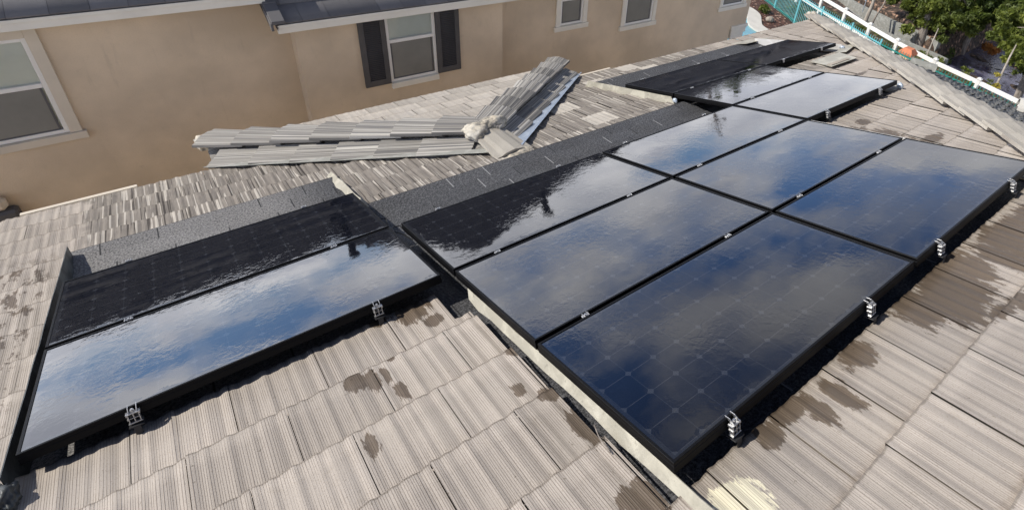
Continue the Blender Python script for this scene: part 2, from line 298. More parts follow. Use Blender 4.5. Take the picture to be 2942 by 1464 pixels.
# --- solar glass, UV metres from far-left corner of the glass
GW, GH = 1.559, .798
def glass():
    m, n, l, b = newmat('solar_glass'); g = G(n, l); uv = g.uv(); x, y, _ = g.sepx(uv)
    cp = .1255; mx_, my_ = (GW - 12 * cp) / 2, (GH - 6 * cp) / 2
    fx = g.m('DIVIDE', g.m('SUBTRACT', x, mx_), cp); fy = g.m('DIVIDE', g.m('SUBTRACT', y, my_), cp)
    dx = g.m('MULTIPLY', g.m('PINGPONG', fx, .5), cp); dy = g.m('MULTIPLY', g.m('PINGPONG', fy, .5), cp)   # distance to nearest grid line
    gap = g.m('MAXIMUM', g.m('LESS_THAN', dx, .0011), g.m('LESS_THAN', dy, .0011))
    cham = g.m('LESS_THAN', g.m('ADD', dx, dy), .0150)
    inx = g.m('MULTIPLY', g.m('GREATER_THAN', fx, -.02), g.m('LESS_THAN', fx, 12.02)); iny = g.m('MULTIPLY', g.m('GREATER_THAN', fy, -.02), g.m('LESS_THAN', fy, 6.02))
    ins = g.m('MULTIPLY', inx, iny)
    back = g.m('MAXIMUM', g.m('MULTIPLY', g.m('MAXIMUM', gap, cham), ins), g.m('MULTIPLY', g.m('SUBTRACT', 1.0, ins), .6))
    tab = g.m('MULTIPLY', g.m('LESS_THAN', dy, .0016), g.m('LESS_THAN', g.m('PINGPONG', g.m('ADD', fx, .5), .5), .30))
    c = g.mix(back, (.0016, .0021, .0050), (.015, .017, .022))
    c = g.mix(g.m('MULTIPLY', g.m('MULTIPLY', cham, ins), .7), c, (.024, .026, .032))
    c = g.mix(g.m('MULTIPLY', tab, g.m('MULTIPLY', ins, .5)), c, (.035, .035, .04))
    dust = g.noise(uv, 3, 5, .65)
    c = g.mix(g.m('MULTIPLY', g.ss(dust, .45, .8), .007), c, (.30, .29, .27))
    l.new(c, b.inputs['Base Color'])
    # film of rinse water: rippled in places, dried along the lower rim
    oi = n.new('ShaderNodeObjectInfo'); pos = g.add(uv, g.comb(g.m('MULTIPLY', oi.outputs['Random'], 31.0), g.m('MULTIPLY', oi.outputs['Random'], 17.0), 0.0))
    geo = n.new('ShaderNodeNewGeometry'); wp = geo.outputs['Position']
    rip = g.noise(g.scale(wp, (1.0, 1.0, 0.0)), 34, 3, .55, dist=.6); area = g.ss(g.noise(g.scale(wp, (1, 1, 0)), 2.6, 3, .6), .40, .62)
    h = g.m('MULTIPLY', rip, g.m('MULTIPLY_ADD', area, 1.0, .10)); slow = g.noise(g.scale(wp, (1, 1, 0)), 4.5, 2)
    hh = g.m('ADD', h, g.m('MULTIPLY', slow, .8))
    # dry fringe near the near long edge
    fr = g.m('MULTIPLY_ADD', g.noise(g.comb(g.m('MULTIPLY', x, 16), g.m('MULTIPLY', y, 24), g.m('MULTIPLY', oi.outputs['Random'], 9.0)), 1.0, 4, .65), .16, y)
    dry = g.m('MULTIPLY', g.ss(fr, .845, .850), g.ss(g.noise(pos, 2.3, 2), .42, .5))
    l.new(g.m('MULTIPLY_ADD', dry, .16, .025), b.inputs['Roughness'])
    b.inputs['IOR'].default_value = 1.62; b.inputs['Specular IOR Level'].default_value = .62
    l.new(g.bump(hh, .45, .0008), b.inputs['Normal'])
    return m
M_glass = glass()
M_frame = simple('black_anodised_frame', (.003, .003, .0036), .5, 0, spec=.16)
M_alu = simple('mill_aluminium', (.50, .50, .50), .42, .9, 60, .25)
M_dark = simple('dark_steel', (.03, .03, .032), .5, .3)
M_cable = simple('black_cable', (.012, .012, .012), .45)
def sheet(name, c0, c1, rough=.5, metal=0):
    m, n, l, b = newmat(name); g = G(n, l); o = g.obj()
    f = g.noise(o, 7, 5, .6, dist=.5); c = g.mix(g.ss(f, .45, .65), c0, c1); c = g.mix(g.m('MULTIPLY', g.ss(g.noise(o, 26, 4, .7), .60, .68), .55), c, tuple(x * .55 for x in c0))
    l.new(c, b.inputs['Base Color']); b.inputs['Roughness'].default_value = rough; b.inputs['Metallic'].default_value = metal
    l.new(g.bump(g.noise(o, 12, 4, .6), .5, .012), b.inputs['Normal']); return m
M_cream = sheet('cream_flashing', (.33, .31, .25), (.45, .425, .345))
M_blkflash = sheet('dark_flashing', (.035, .04, .04), (.085, .095, .092), .5)
M_galv = sheet('galvanised_steel', (.42, .48, .55), (.52, .58, .64), .42, .5)
M_whiteflash = sheet('white_flashing', (.70, .69, .66), (.8, .79, .76))
def mortar():
    m, n, l, b = newmat('mortar'); g = G(n, l); o = g.obj()
    f = g.noise(o, 16, 6, .7); c = g.mix(g.ss(f, .36, .62), (.20, .19, .165), (.66, .58, .45)); c = g.mix(g.m('MULTIPLY', g.ss(g.noise(o, 6, 3), .5, .7), .6), c, (.62, .60, .54))
    l.new(c, b.inputs['Base Color']); b.inputs['Roughness'].default_value = .9; l.new(g.bump(g.noise(o, 38, 6, .75), .9, .012), b.inputs['Normal']); return m
M_mortar = mortar()
def stucco(name, c, seed=0):
    m, n, l, b = newmat(name); g = G(n, l); o = g.add(g.obj(), (seed, 0, 0))
    big = g.noise(o, .9, 4, .55); c1 = g.mix(g.ss(big, .32, .7), tuple(x * .86 for x in c), tuple(x * 1.10 for x in c))
    c1 = g.mix(g.m('MULTIPLY', g.ss(g.noise(o, 60, 4, .8), .50, .66), .16), c1, tuple(x * .62 for x in c)); c1 = g.mix(g.m('MULTIPLY', g.ss(g.noise(o, 5, 5, .7), .58, .75), .35), c1, tuple(x * .72 for x in c)); sc = g.noise(g.scale(o, (9, 9, 1.4)), 1, 4, .7); c1 = g.mix(g.m('MULTIPLY', g.ss(sc, .6, .74), .25), c1, tuple(x * .7 for x in c))
    l.new(c1, b.inputs['Base Color']); b.inputs['Roughness'].default_value = .92; b.inputs['Specular IOR Level'].default_value = .2
    l.new(g.bump(g.m('ADD', g.noise(o, 90, 5, .75), g.m('MULTIPLY', g.noise(o, 7, 3), 1.5)), .6, .006), b.inputs['Normal']); return m
M_stucco = stucco('tan_stucco', (.68, .56, .415))
M_trim = simple('painted_trim', (.80, .765, .67), .6, 0, 3, .07, 60, .2, .002)
M_trimtan = simple('tan_trim', (.66, .59, .48), .7, 0, 3, .07, 60, .2, .002)
M_vinyl = simple('white_vinyl', (.82, .81, .77), .4, 0, 3, .04)
M_shutter = simple('shutter_paint', (.075, .074, .078), .55, 0, 5, .2)
M_screen = simple('insect_screen', (.22, .215, .19), .8, 0, 2, .15)
M_blind = simple('pale_blind', (.90, .93, .86), .7, 0, 2, .08)
M_blinddark = simple('green_blind', (.19, .26, .245), .7, 0, 9, .35)
def winglass():
    m, n, l, b = newmat('window_glass'); n.remove(b); g = G(n, l)
    t = n.new('ShaderNodeBsdfTransparent'); t.inputs[0].default_value = (.96, .985, .96, 1); gl = n.new('ShaderNodeBsdfGlossy'); gl.inputs['Roughness'].default_value = .03
    fr = n.new('ShaderNodeFresnel'); fr.inputs[0].default_value = 1.5; l.new(g.bump(g.noise(g.obj(), 1.6, 2), .25, .02), gl.inputs['Normal'])
    k = g.m('MULTIPLY_ADD', fr.outputs[0], 1.3, .03, clamp=True)
    mxs = n.new('ShaderNodeMixShader'); l.new(k, mxs.inputs[0]); l.new(t.outputs[0], mxs.inputs[1]); l.new(gl.outputs[0], mxs.inputs[2]); l.new(mxs.outputs[0], n['Material Output'].inputs[0]); return m
M_wglass = winglass()
def slate():
    m, n, l, b = newmat('flat_grey_tile'); g = G(n, l); uv = g.uv(); rnd = g.attr('tile_rnd').outputs['Fac']
    f = g.noise(uv, 5, 5, .6); c = g.mix(f, (.115, .11, .112), (.175, .168, .168)); jit = g.m('MULTIPLY_ADD', rnd, .35, .82); c = g.mix(1.0, c, g.comb(jit, jit, jit), 'MULTIPLY')
    l.new(c, b.inputs['Base Color']); b.inputs['Roughness'].default_value = .75; l.new(g.bump(g.noise(uv, 90, 4, .7), .4, .004), b.inputs['Normal']); return m
M_slate = slate()
M_concrete = sheet('weathered_concrete', (.26, .26, .235), (.36, .36, .33), .9)
M_curb = simple('pale_concrete_curb', (.58, .56, .51), .85, 0, 2.5, .12, 30, .3, .01)
def mulchmat(name, ca, cb, cc_, sc=9):
    m, n, l, b = newmat(name); g = G(n, l); o = g.obj()
    v = n.new('ShaderNodeTexVoronoi'); l.new(g.add(g.scale(o, (sc, sc, sc)), g.noise(o, 5, 2, out=1)), v.inputs['Vector']); v.inputs['Scale'].default_value = 1
    r_ = g.sepx(v.outputs['Color']); c = g.mix(r_[0], ca, cb); c = g.mix(g.m('GREATER_THAN', r_[1], .86), c, cc_); c = g.mix(g.m('MULTIPLY', g.ss(v.outputs['Distance'], .3, .7), .8), c, tuple(x * .25 for x in ca))
    l.new(c, b.inputs['Base Color']); b.inputs['Roughness'].default_value = .9; l.new(g.bump(v.outputs['Distance'], 1.0, .05), b.inputs['Normal']); return m
M_mulch = mulchmat('red_bark_mulch', (.075, .030, .020), (.17, .075, .050), (.42, .27, .2), 9)
M_litter = mulchmat('leaf_litter', (.055, .038, .026), (.14, .09, .06), (.36, .22, .15), 6)
M_grassy = mulchmat('weedy_ground', (.050, .055, .018), (.13, .125, .05), (.22, .17, .10), 5)
M_teal = simple('teal_metal', (.02, .22, .19), .4, .0, 2, .15)
M_tealpale = simple('pale_teal_metal', (.16, .50, .55), .4, 0, 2, .1)
def pondmat():
    m, n, l, b = newmat('shallow_dark_water'); g = G(n, l); o = g.obj()
    lv = n.new('ShaderNodeTexVoronoi'); l.new(g.add(g.scale(o, (3.2, 3.2, 1)), g.noise(o, 3, 2, out=1)), lv.inputs['Vector']); lv.inputs['Scale'].default_value = 1
    leaf = g.m('MULTIPLY', g.ss(lv.outputs['Distance'], .34, .30), g.m('GREATER_THAN', g.sepx(lv.outputs['Color'])[0], .45))
    c = g.mix(leaf, g.mix(g.ss(g.noise(o, .9, 4, .7), .42, .6), (.045, .045, .085), (.13, .13, .19)), (.022, .016, .012)); l.new(c, b.inputs['Base Color'])
    l.new(g.m('MULTIPLY_ADD', leaf, .5, .10), b.inputs['Roughness']); l.new(g.bump(g.noise(g.scale(o, (1, 1, .2)), 7, 4, .65), .5, .03), b.inputs['Normal']); b.inputs['Specular IOR Level'].default_value = .9; return m
M_pond = pondmat()
def poolmat():
    m, n, l, b = newmat('pool_water'); g = G(n, l); o = g.obj()
    c = g.mix(g.noise(o, 2.6, 3, .6, dist=1), (.06, .22, .27), (.20, .44, .50)); l.new(c, b.inputs['Base Color']); b.inputs['Roughness'].default_value = .06
    l.new(g.bump(g.noise(o, 5, 3), .5, .02), b.inputs['Normal']); return m
M_pool = poolmat()
def bark(name, a, c_):
    m, n, l, b = newmat(name); g = G(n, l); o = g.obj(); f = g.noise(g.scale(o, (7, 7, 1.6)), 1.5, 5, .7); l.new(g.mix(g.ss(f, .3, .7), a, c_), b.inputs['Base Color']); b.inputs['Roughness'].default_value = .9
    l.new(g.bump(f, .8, .03), b.inputs['Normal']); return m
M_bark = bark('grey_bark', (.12, .10, .085), (.34, .30, .26)); M_barkpale = bark('pale_bark', (.26, .23, .19), (.46, .41, .35))
def leafmat(name, a, c_, d):
    m, n, l, b = newmat(name); g = G(n, l); rn = g.attr('leaf_rnd').outputs['Fac']
    l.new(g.ramp(rn, [(0, a), (.55, c_), (1, d)]), b.inputs['Base Color']); b.inputs['Roughness'].default_value = .6
    b.inputs['Transmission Weight'].default_value = 0
    n2_ = n.new('ShaderNodeBsdfTranslucent'); l.new(g.ramp(rn, [(0, c_), (1, d)]), n2_.inputs[0]); ms = n.new('ShaderNodeMixShader'); ms.inputs[0].default_value = .3
    l.new(b.outputs[0], ms.inputs[1]); l.new(n2_.outputs[0], ms.inputs[2]); l.new(ms.outputs[0], n['Material Output'].inputs[0]); return m
M_leaf = leafmat('pine_needles', (.045, .065, .012), (.12, .155, .022), (.26, .285, .05))
M_mauve = simple('mauve_stucco', (.20, .15, .13), .9, 0, .4, .3)
M_leafdark = leafmat('dark_needles', (.035, .06, .012), (.09, .13, .02), (.19, .23, .04))
M_leaforange = leafmat('orange_leaves', (.30, .10, .02), (.45, .18, .04), (.55, .28, .08))
M_leafyellow = leafmat('yellow_leaves', (.25, .2, .02), (.42, .35, .04), (.5, .45, .1))
M_rock = simple('pale_rock', (.33, .29, .24), .9, 0, 3, .3, 12, .6, .03)
M_terra = simple('terracotta', (.58, .20, .10), .8, 0, 4, .15)
M_pier = simple('peach_stucco', (.62, .46, .30), .85, 0, 4, .1)
M_utility = simple('grey_paint', (.10, .10, .105), .6, 0, 4, .15)
M_soil = simple('brown_soil', (.13, .10, .075), .95, 0, 1.2, .35, 8, .6, .04)

# ------------------------------------------------------------------ tile fields
def tile_field(name, fr, amin, amax, b0, rows, expo, inside, da, tw, mat, parent, stag=.5, off=0.0, prof=None, lift=.032, thick=.031, n0=-.130, seed=1, gapw=.0015, tseg=3, backing=True):
    """fr(a,b,n)->world xyz arrays. Every course is a row of real overlapping tiles."""
    rng = np.random.default_rng(seed)
    VX = []; F = []; UV = []; RN = []; TX = []; TT = []; nv = 0
    m = max(2, int(round(tw / da)))
    lx = np.linspace(gapw, tw - gapw, m + 1)
    pr = prof(lx / tw) if prof is not None else np.zeros(m + 1)
    ts = np.linspace(0, 1.0, tseg + 1)
    for k in range(rows):
        bb = b0 + k * expo; o = off + (stag * tw if k % 2 else 0)
        j0 = math.floor((amin - o) / tw); j1 = math.ceil((amax - o) / tw)
        for j in range(j0, j1):
            a = o + j * tw + lx; rnd = rng.random(); jn = rng.normal(0, .0012); jb = rng.normal(0, .0022); tilt = rng.normal(0, .0015)
            av = []; bv = []; nn = []; tv = []
            # butt bottom edge then rows up the slope
            av.append(a); bv.append(np.full(m + 1, bb + jb + .002)); nn.append(n0 + lift - thick + pr * .6 + jn)
            for t in ts:
                av.append(a); bv.append(np.full(m + 1, bb + t * expo + (jb if t == 0 else 0) + (.004 if t == 1 else 0))); nn.append(n0 + lift * (1 - t) + pr + jn + tilt * (lx / tw - .5) * 2)
            av = np.array(av); bv = np.array(bv); nn = np.array(nn); L = tseg + 2
            ca_ = (av[:-1, :-1] + av[:-1, 1:]) / 2; cb_ = (bv[:-1, :-1] + bv[1:, :-1]) / 2; cb_[0] = bb + .01
            ok = inside(ca_, cb_)
            if not ok.any(): continue
            idx = np.arange(L * (m + 1)).reshape(L, m + 1) + nv
            q = np.stack([idx[:-1, :-1], idx[:-1, 1:], idx[1:, 1:], idx[1:, :-1]], -1)[ok]
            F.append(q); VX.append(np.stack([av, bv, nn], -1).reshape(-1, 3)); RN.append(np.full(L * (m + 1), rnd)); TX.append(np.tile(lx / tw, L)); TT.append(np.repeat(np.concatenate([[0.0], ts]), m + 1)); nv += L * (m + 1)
    VX = np.concatenate(VX); F = np.concatenate(F)
    uvp = VX[:, :2].copy(); nq = len(F)
    if backing:
        g_ = .08; A_, B_ = np.meshgrid(np.arange(amin, amax, g_), np.arange(b0, b0 + rows * expo, g_), indexing='ij')
        ok = inside(A_ + g_ / 2, B_ + g_ / 2); A_, B_ = A_[ok], B_[ok]
        q = np.stack([np.stack([A_, B_], -1), np.stack([A_ + g_, B_], -1), np.stack([A_ + g_, B_ + g_], -1), np.stack([A_, B_ + g_], -1)], 1).reshape(-1, 2)
        bV = np.concatenate([q, np.full((len(q), 1), n0 - .012)], 1); VX = np.concatenate([VX, bV]); F = np.concatenate([F, (np.arange(len(q)) + nv).reshape(-1, 4)])
        uvp = np.concatenate([uvp, q]); RN.append(np.zeros(len(q))); TX.append(np.zeros(len(q))); TT.append(np.zeros(len(q)))
    W = fr(VX[:, 0], VX[:, 1], VX[:, 2])
    me = bpy.data.meshes.new(name); me.vertices.add(len(W)); me.vertices.foreach_set('co', W.astype(np.float32).ravel())
    me.loops.add(F.size); me.loops.foreach_set('vertex_index', F.astype(np.int32).ravel()); me.polygons.add(len(F))
    me.polygons.foreach_set('loop_start', np.arange(0, F.size, 4, dtype=np.int32)); me.polygons.foreach_set('loop_total', np.full(len(F), 4, np.int32))
    me.update(calc_edges=True)
    lay = me.uv_layers.new(name='UVMap'); lay.data.foreach_set('uv', uvp[F.ravel()].astype(np.float32).ravel())
    for nm, arr in (('tile_rnd', np.concatenate(RN)), ('tile_x', np.concatenate(TX)), ('tile_t', np.concatenate(TT))):
        at = me.attributes.new(nm, 'FLOAT', 'POINT'); at.data.foreach_set('value', arr.astype(np.float32))
    # drop stray verts
    bm = bmesh.new(); bm.from_mesh(me); bmesh.ops.delete(bm, geom=[v for v in bm.verts if not v.link_faces], context='VERTS'); bm.to_mesh(me); bm.free()
    if backing: pass
    return link_mesh(name, me, mat, parent)
def frame_fn(O, A, B, N):
    O, A, B, N = [np.array(x, float) for x in (O, A, B, N)]
    return lambda a, b, n: O + a[:, None] * A + b[:, None] * B + n[:, None] * N
def prof_tile(s):
    y = .0018 * np.sin(2 * np.pi * (3.0 * s + .1)) + .0020 * np.sin(2 * np.pi * (5.0 * s + .35)) + .0013 * np.sin(2 * np.pi * (9 * s + .7))
    return y + .004 * np.exp(-((s - .02) / .04) ** 2)
HIPU = lambda v: 6.06 - 1.0205 * v
def hole(a, b):
    L_ = (a > -1.70) & (a < -.035) & (b > -1.56) & (b < .786)
    L2 = (a > -.12) & (a < .02) & (b > .5) & (b < 1.08)
    Mn = (a > -.045) & (a < 3.215) & (b > -.70) & (b < 2.466)
    R1 = (a > 3.2) & (a < 4.80) & (b > -2.33) & (b < .786)
    R2 = (a > 4.75) & (a < 6.44) & (b > -2.33) & (b < -.80)
    R3 = (a > 3.2) & (a < 3.36) & (b > -2.33) & (b < -.4)
    return L_ | L2 | Mn | R1 | R2
def bumpreg(a, b):   # main slope hidden under the pop-out roof
    Y = -b * CT; return (Y > .82 + (1.267 - a) * .994 + .12) & (Y > .82 + (a - 1.267) * .91 + .12)
EXPO = .336
house = tag(empty('house', (0, 0, 0)), 'house under the beige ribbed concrete tile roof in the foreground', 'house')
fmain = frame_fn((0, 0, 0), AU, AV, AN)
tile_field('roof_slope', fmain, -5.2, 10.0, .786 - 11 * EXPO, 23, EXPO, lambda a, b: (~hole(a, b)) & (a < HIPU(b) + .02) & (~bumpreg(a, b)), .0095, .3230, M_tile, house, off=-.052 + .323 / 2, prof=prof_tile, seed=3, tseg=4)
# +X slope beyond the long hip (grey, seen at a grazing angle)
ks = .313 / 1.0205
Bx = Vector((-1, 0, ks)).normalized(); Nx = Vector((ks, 0, 1)).normalized()
hp = P(6.06, 0, -.126)
Ox = Vector((9.04, 0, 0)); Ox.z = hp.z - (9.04 - hp.x) * ks
# hip line plan: X = 6.06-1.0205 v ; Y=-v*CT
def xin(a, b):
    X = 9.10 - b * Bx.x * -1; Yh = -(6.06 - X) / 1.0205 * CT
    return a < Yh
tile_field('side_slope', frame_fn(Ox, (0, 1, 0), Bx, Nx), -4.0, 2.9, 0.0, 14, EXPO, lambda a, b: a < (9.10 - b * abs(Bx.x) - 6.06) / 1.0205 * CT, .02, .323, M_sideslope, house, prof=lambda s: 5 * prof_tile(s), seed=5, n0=-.07)
# pop-out hip roof over the bay
AP = Vector((1.267, 1.30, -.416)); RF = Vector((1.267, .80, -.416)); ZE = -1.057
CL, CR_ = Vector((-.76, 3.25, ZE)), Vector((3.40, 3.25, ZE))
sl3 = math.atan2(.641, 1.95)
fB = Vector((0, -math.cos(sl3), math.sin(sl3))); fN = Vector((0, math.sin(sl3), math.cos(sl3)))
fO = Vector((0, 3.25, ZE))
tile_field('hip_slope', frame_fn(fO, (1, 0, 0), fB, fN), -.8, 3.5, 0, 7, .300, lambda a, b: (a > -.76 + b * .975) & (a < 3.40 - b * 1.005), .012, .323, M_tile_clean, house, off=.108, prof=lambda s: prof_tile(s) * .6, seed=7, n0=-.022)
sl1 = math.atan2(.641, 2.02)
lB = Vector((math.cos(sl1), 0, math.sin(sl1))); lN = Vector((-math.sin(sl1), 0, math.cos(sl1)))
def lin(a, b):
    X = -.76 + b * math.cos(sl1); return (a < 1.30 + (1.267 - X) * .962 + .02) & (a > .86 + (1.267 - X) * .975)
tile_field('left_slope', frame_fn((-.76, 0, ZE), (0, 1, 0), lB, lN), .5, 3.4, 0, 7, .305, lin, .012, .52, M_tile_grey, house, stag=0, off=.0, prof=lambda s: prof_tile(s) * .5, seed=9, n0=-.02, tseg=3)
sl2 = math.atan2(.641, 2.13)
rB = Vector((-math.cos(sl2), 0, math.sin(sl2))); rN = Vector((math.sin(sl2), 0, math.cos(sl2)))
def rin(a, b):
    X = 3.40 - b * math.cos(sl2); return (a < 1.30 + (X - 1.267) * .914 + .02) & (a > .86 + (X - 1.267) * .915)
tile_field('right_slope', frame_fn((3.40, 0, ZE), (0, 1, 0), rB, rN), .5, 3.4, 0, 7, .318, rin, .012, .52, M_tile_grey, house, stag=0, off=.0, prof=lambda s: prof_tile(s) * .5, seed=11, n0=-.02, tseg=3)
# backslope (behind the viewer) so that the roof is closed
mb = MB(); top = P(0, 5.9, -.14)
mb.quad((-5.2, top.y, top.z), (.1, top.y, top.z), (.1, top.y - 6, top.z - 2), (-5.2, top.y - 6, top.z - 2))
mb.build('back_slope', M_cap, house)

def cap_run(name, p0, p1, n, w1, w2, half, up, mat, lift=.045, over=.09, thick=.028, seed=0, flat=.035, jig=.006):
    """overlapping ridge tiles from the low end p0 to the high end p1; w1,w2 = directions down either side"""
    rng = np.random.default_rng(seed); p0, p1, w1, w2, up = map(Vector, (p0, p1, w1, w2, up)); d = (p1 - p0); L = d.length; d.normalize(); ex = L / n
    V = []; F = []; UV = []; RN = []
    secs = [(-1, 0), (-.75, 0), (-.5, 0), (-.2, 0), (0, 0), (.2, 0), (.5, 0), (.75, 0), (1, 0)]
    for i in range(n):
        base = p0 + d * (ex * i - .03); ln = ex + over; r = rng.random(); side = w1 * 0 + (w2 - w1) * rng.normal(0, jig * .4); yaw = rng.normal(0, .010); hj = rng.normal(0, .002)
        ring = []
        for t in (0.0, .5, 1.0):
            rr = []
            for (s, _) in secs:
                w = w2 if s > 0 else w1; a_ = abs(s); k = max(0, a_ - flat / half)
                p = base + d * (ln * t) + w * (k * half * (1.10 - .22 * t)) + (w2 - w1).normalized() * (math.copysign(min(a_ * half, flat), s) if s else 0)
                p += up * (lift + hj + (1 - t) * .044 + .004 * math.cos(a_ * 12)) + (w2 - w1).normalized() * yaw * (t - .5) * .3 + side
                rr.append(p)
            ring.append(rr)
        b = len(V); ns = len(secs)
        for ti, rr in enumerate(ring):
            for si, p in enumerate(rr): V.append(p); UV.append((secs[si][0] * half + i * .7, ti * .5 * ln + i * ex)); RN.append(r)
        for ti, rr in enumerate(ring):
            for si, p in enumerate(rr): V.append(p - up * thick); UV.append((secs[si][0] * half + i * .7, ti * .5 * ln + i * ex)); RN.append(r)
        o = 3 * ns
        for ti in range(2):
            for si in range(ns - 1):
                q = b + ti * ns + si; F.append((q, q + 1, q + ns + 1, q + ns)); F.append((q + o, q + ns + o, q + ns + 1 + o, q + 1 + o))
            for si in (0, ns - 1):
                q = b + ti * ns + si; F.append((q, q + ns, q + ns + o, q + o))
        for ti in (0, 2):
            for si in range(ns - 1):
                q = b + ti * ns + si; F.append((q, q + o, q + 1 + o, q + 1))
    me = bpy.data.meshes.new(name); me.from_pydata([v[:] for v in V], [], F)
    lay = me.uv_layers.new(name='UVMap')
    for lp in me.loops: lay.data[lp.index].uv = UV[lp.vertex_index]
    at = me.attributes.new('tile_rnd', 'FLOAT', 'POINT'); at.data.foreach_set('value', np.array(RN, np.float32)); at = me.attributes.new('tile_x', 'FLOAT', 'POINT'); at = me.attributes.new('tile_t', 'FLOAT', 'POINT'); at.data.foreach_set('value', np.full(len(V), .5, np.float32))
    bm = bmesh.new(); bm.from_mesh(me); bmesh.ops.recalc_face_normals(bm, faces=bm.faces); bm.to_mesh(me); bm.free()
    return link_mesh(name, me, mat, house)
def perp_in(plane_n, line, toward):
    w = Vector(plane_n).cross(Vector(line)).normalized(); return w if w.dot(Vector(toward)) > 0 else -w
def side_run(name, p0, p1, n, w, x0, x1, drop, mat, seed):
    rng = np.random.default_rng(seed); p0, p1, w = map(Vector, (p0, p1, w)); d = p1 - p0; L = d.length; d.normalize(); ex = L / n; up = d.cross(w); up = up if up.z > 0 else -up
    V, F, UV, RN = [], [], [], []
    for i in range(n):
        r = rng.random(); b = len(V); jj = rng.normal(0, .008); hj = rng.normal(0, .003); K = 5
        for zz in (0, -.028):
            for t in (0, 1):
                for k in range(K):
                    f = k / (K - 1); q = p0 + d * (ex * i - .02 + t * (ex + .08)) + w * (x0 + (x1 - x0) * f + jj + (.014 - .030 * t)) + up * (drop * (0 if f < .01 else 1) * 0 + .034 + hj + (1 - t) * .034 + .005 * math.sin(9 * f + 1) + zz); V.append(q); UV.append(((x0 + (x1 - x0) * f) + i * .83, t * ex + i * ex)); RN.append(r)
        o = 2 * K
        for k in range(K - 1): q = b + k; F += [(q, q + 1, q + K + 1, q + K), (q + o, q + K + o, q + K + 1 + o, q + 1 + o), (q, q + o, q + 1 + o, q + 1), (q + K, q + K + 1, q + K + 1 + o, q + K + o)]
        F += [(b, b + K, b + K + o, b + o), (b + K - 1, b + K - 1 + o, b + 2 * K - 1 + o, b + 2 * K - 1)]
    me = bpy.data.meshes.new(name); me.from_pydata([v[:] for v in V], [], F); lay = me.uv_layers.new(name='UVMap')
    for lp in me.loops: lay.data[lp.index].uv = UV[lp.vertex_index]
    at = me.attributes.new('tile_rnd', 'FLOAT', 'POINT'); at.data.foreach_set('value', np.array(RN, np.float32)); at = me.attributes.new('tile_x', 'FLOAT', 'POINT'); at = me.attributes.new('tile_t', 'FLOAT', 'POINT'); at.data.foreach_set('value', np.full(len(V), .5, np.float32))
    bm = bmesh.new(); bm.from_mesh(me); bmesh.ops.recalc_face_normals(bm, faces=bm.faces); bm.to_mesh(me); bm.free()
    return link_mesh(name, me, mat, house)
ln = (AP - CL).normalized(); w_ = perp_in(lN, ln, (-1, -1, 0)); side_run('hip_side_tiles', CL + ln * .30, AP - ln * .12, 6, w_, .13, .350, 0, M_tile_grey, 41)
ln = (AP - CR_).normalized(); w_ = perp_in(rN, ln, (1, -1, 0)); side_run('hip_side_tiles', CR_ + ln * .25, AP - ln * .02, 7, w_, .13, .315, 0, M_tile_grey, 43)
# long hip on the right
h0, h1 = P(HIPU(-2.98), -2.98, -.11), P(HIPU(4.6), 4.6, -.11)
ln = (h1 - h0).normalized()
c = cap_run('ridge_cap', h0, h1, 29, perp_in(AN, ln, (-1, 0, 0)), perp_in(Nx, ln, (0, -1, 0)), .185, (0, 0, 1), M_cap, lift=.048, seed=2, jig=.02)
tag(c, 'long row of pale overlapping hip tiles')
ln = (AP - CL).normalized(); cap_run('ridge_cap', CL + ln * .02, AP - ln * .04, 7, perp_in(lN, ln, (-1, -1, 0)), perp_in(fN, ln, (1, 1, 0)), .150, (0, 0, 1), M_tile_grey, lift=.085, seed=4)
ln = (AP - CR_).normalized(); cap_run('ridge_cap', CR_ + ln * .02, AP - ln * .04, 8, perp_in(fN, ln, (-1, 1, 0)), perp_in(rN, ln, (1, -1, 0)), .150, (0, 0, 1), M_tile_grey, lift=.085, seed=6)
cap_run('ridge_cap', RF + Vector((0, .0, .0)), AP + Vector((0, -.10, 0)), 1, (-math.cos(sl1), 0, -math.sin(sl1)), (math.cos(sl2), 0, -math.sin(sl2)), .17, (0, 0, 1), M_cap, lift=.055, seed=8, over=.05)
def blob(name, c, rx, ry, rz, mat, parent, seed=0, sub=4, amp=.35, rot=0, flat=None, lab=None):
    bm = bmesh.new(); bmesh.ops.create_icosphere(bm, subdivisions=sub, radius=1); rg = random.Random(seed); ph = [rg.uniform(0, 9) for _ in range(12)]
    for v in bm.verts:
        x, y, z = v.co; d = 1 + amp * (.5 * math.sin(3 * x + ph[0]) * math.cos(2.6 * y + ph[1]) + .35 * math.sin(6.5 * y + ph[2] + 2 * z) * math.cos(5.5 * x + ph[3]) + .22 * math.sin(12 * z + ph[4] + 5 * x) + .15 * math.sin(17 * x + 13 * y + ph[5]))
        v.co = Vector((x * rx * d, y * ry * d, max(z, -.5) * rz * d))
    bmesh.ops.rotate(bm, verts=bm.verts, cent=(0, 0, 0), matrix=Matrix.Rotation(rot, 3, 'Z'))
    bmesh.ops.translate(bm, verts=bm.verts, vec=Vector(c)); me = bpy.data.meshes.new(name); bm.to_mesh(me); bm.free()
    o = link_mesh(name, me, mat, parent); smooth(o)
    if lab: o['label'] = lab
    return o
blob('mortar', AP + Vector((-.11, -.03, .03)), .115, .12, .080, M_mortar, house, 1, amp=.24)
blob('mortar', AP + Vector((.05, .0, .04)), .15, .075, .080, M_mortar, house, 5, amp=.2)
blob('mortar', RF + Vector((.03, -.05, .0)), .17, .09, .085, M_mortar, house, 2, amp=.15, rot=.15)
blob('mortar', CL + Vector((-.01, .0, .03)), .07, .09, .075, M_mortar, house, 3, amp=.35, rot=.6)
blob('mortar', CR_ + Vector((.02, .04, .03)), .07, .09, .075, M_mortar, house, 4, amp=.35, rot=-.5)
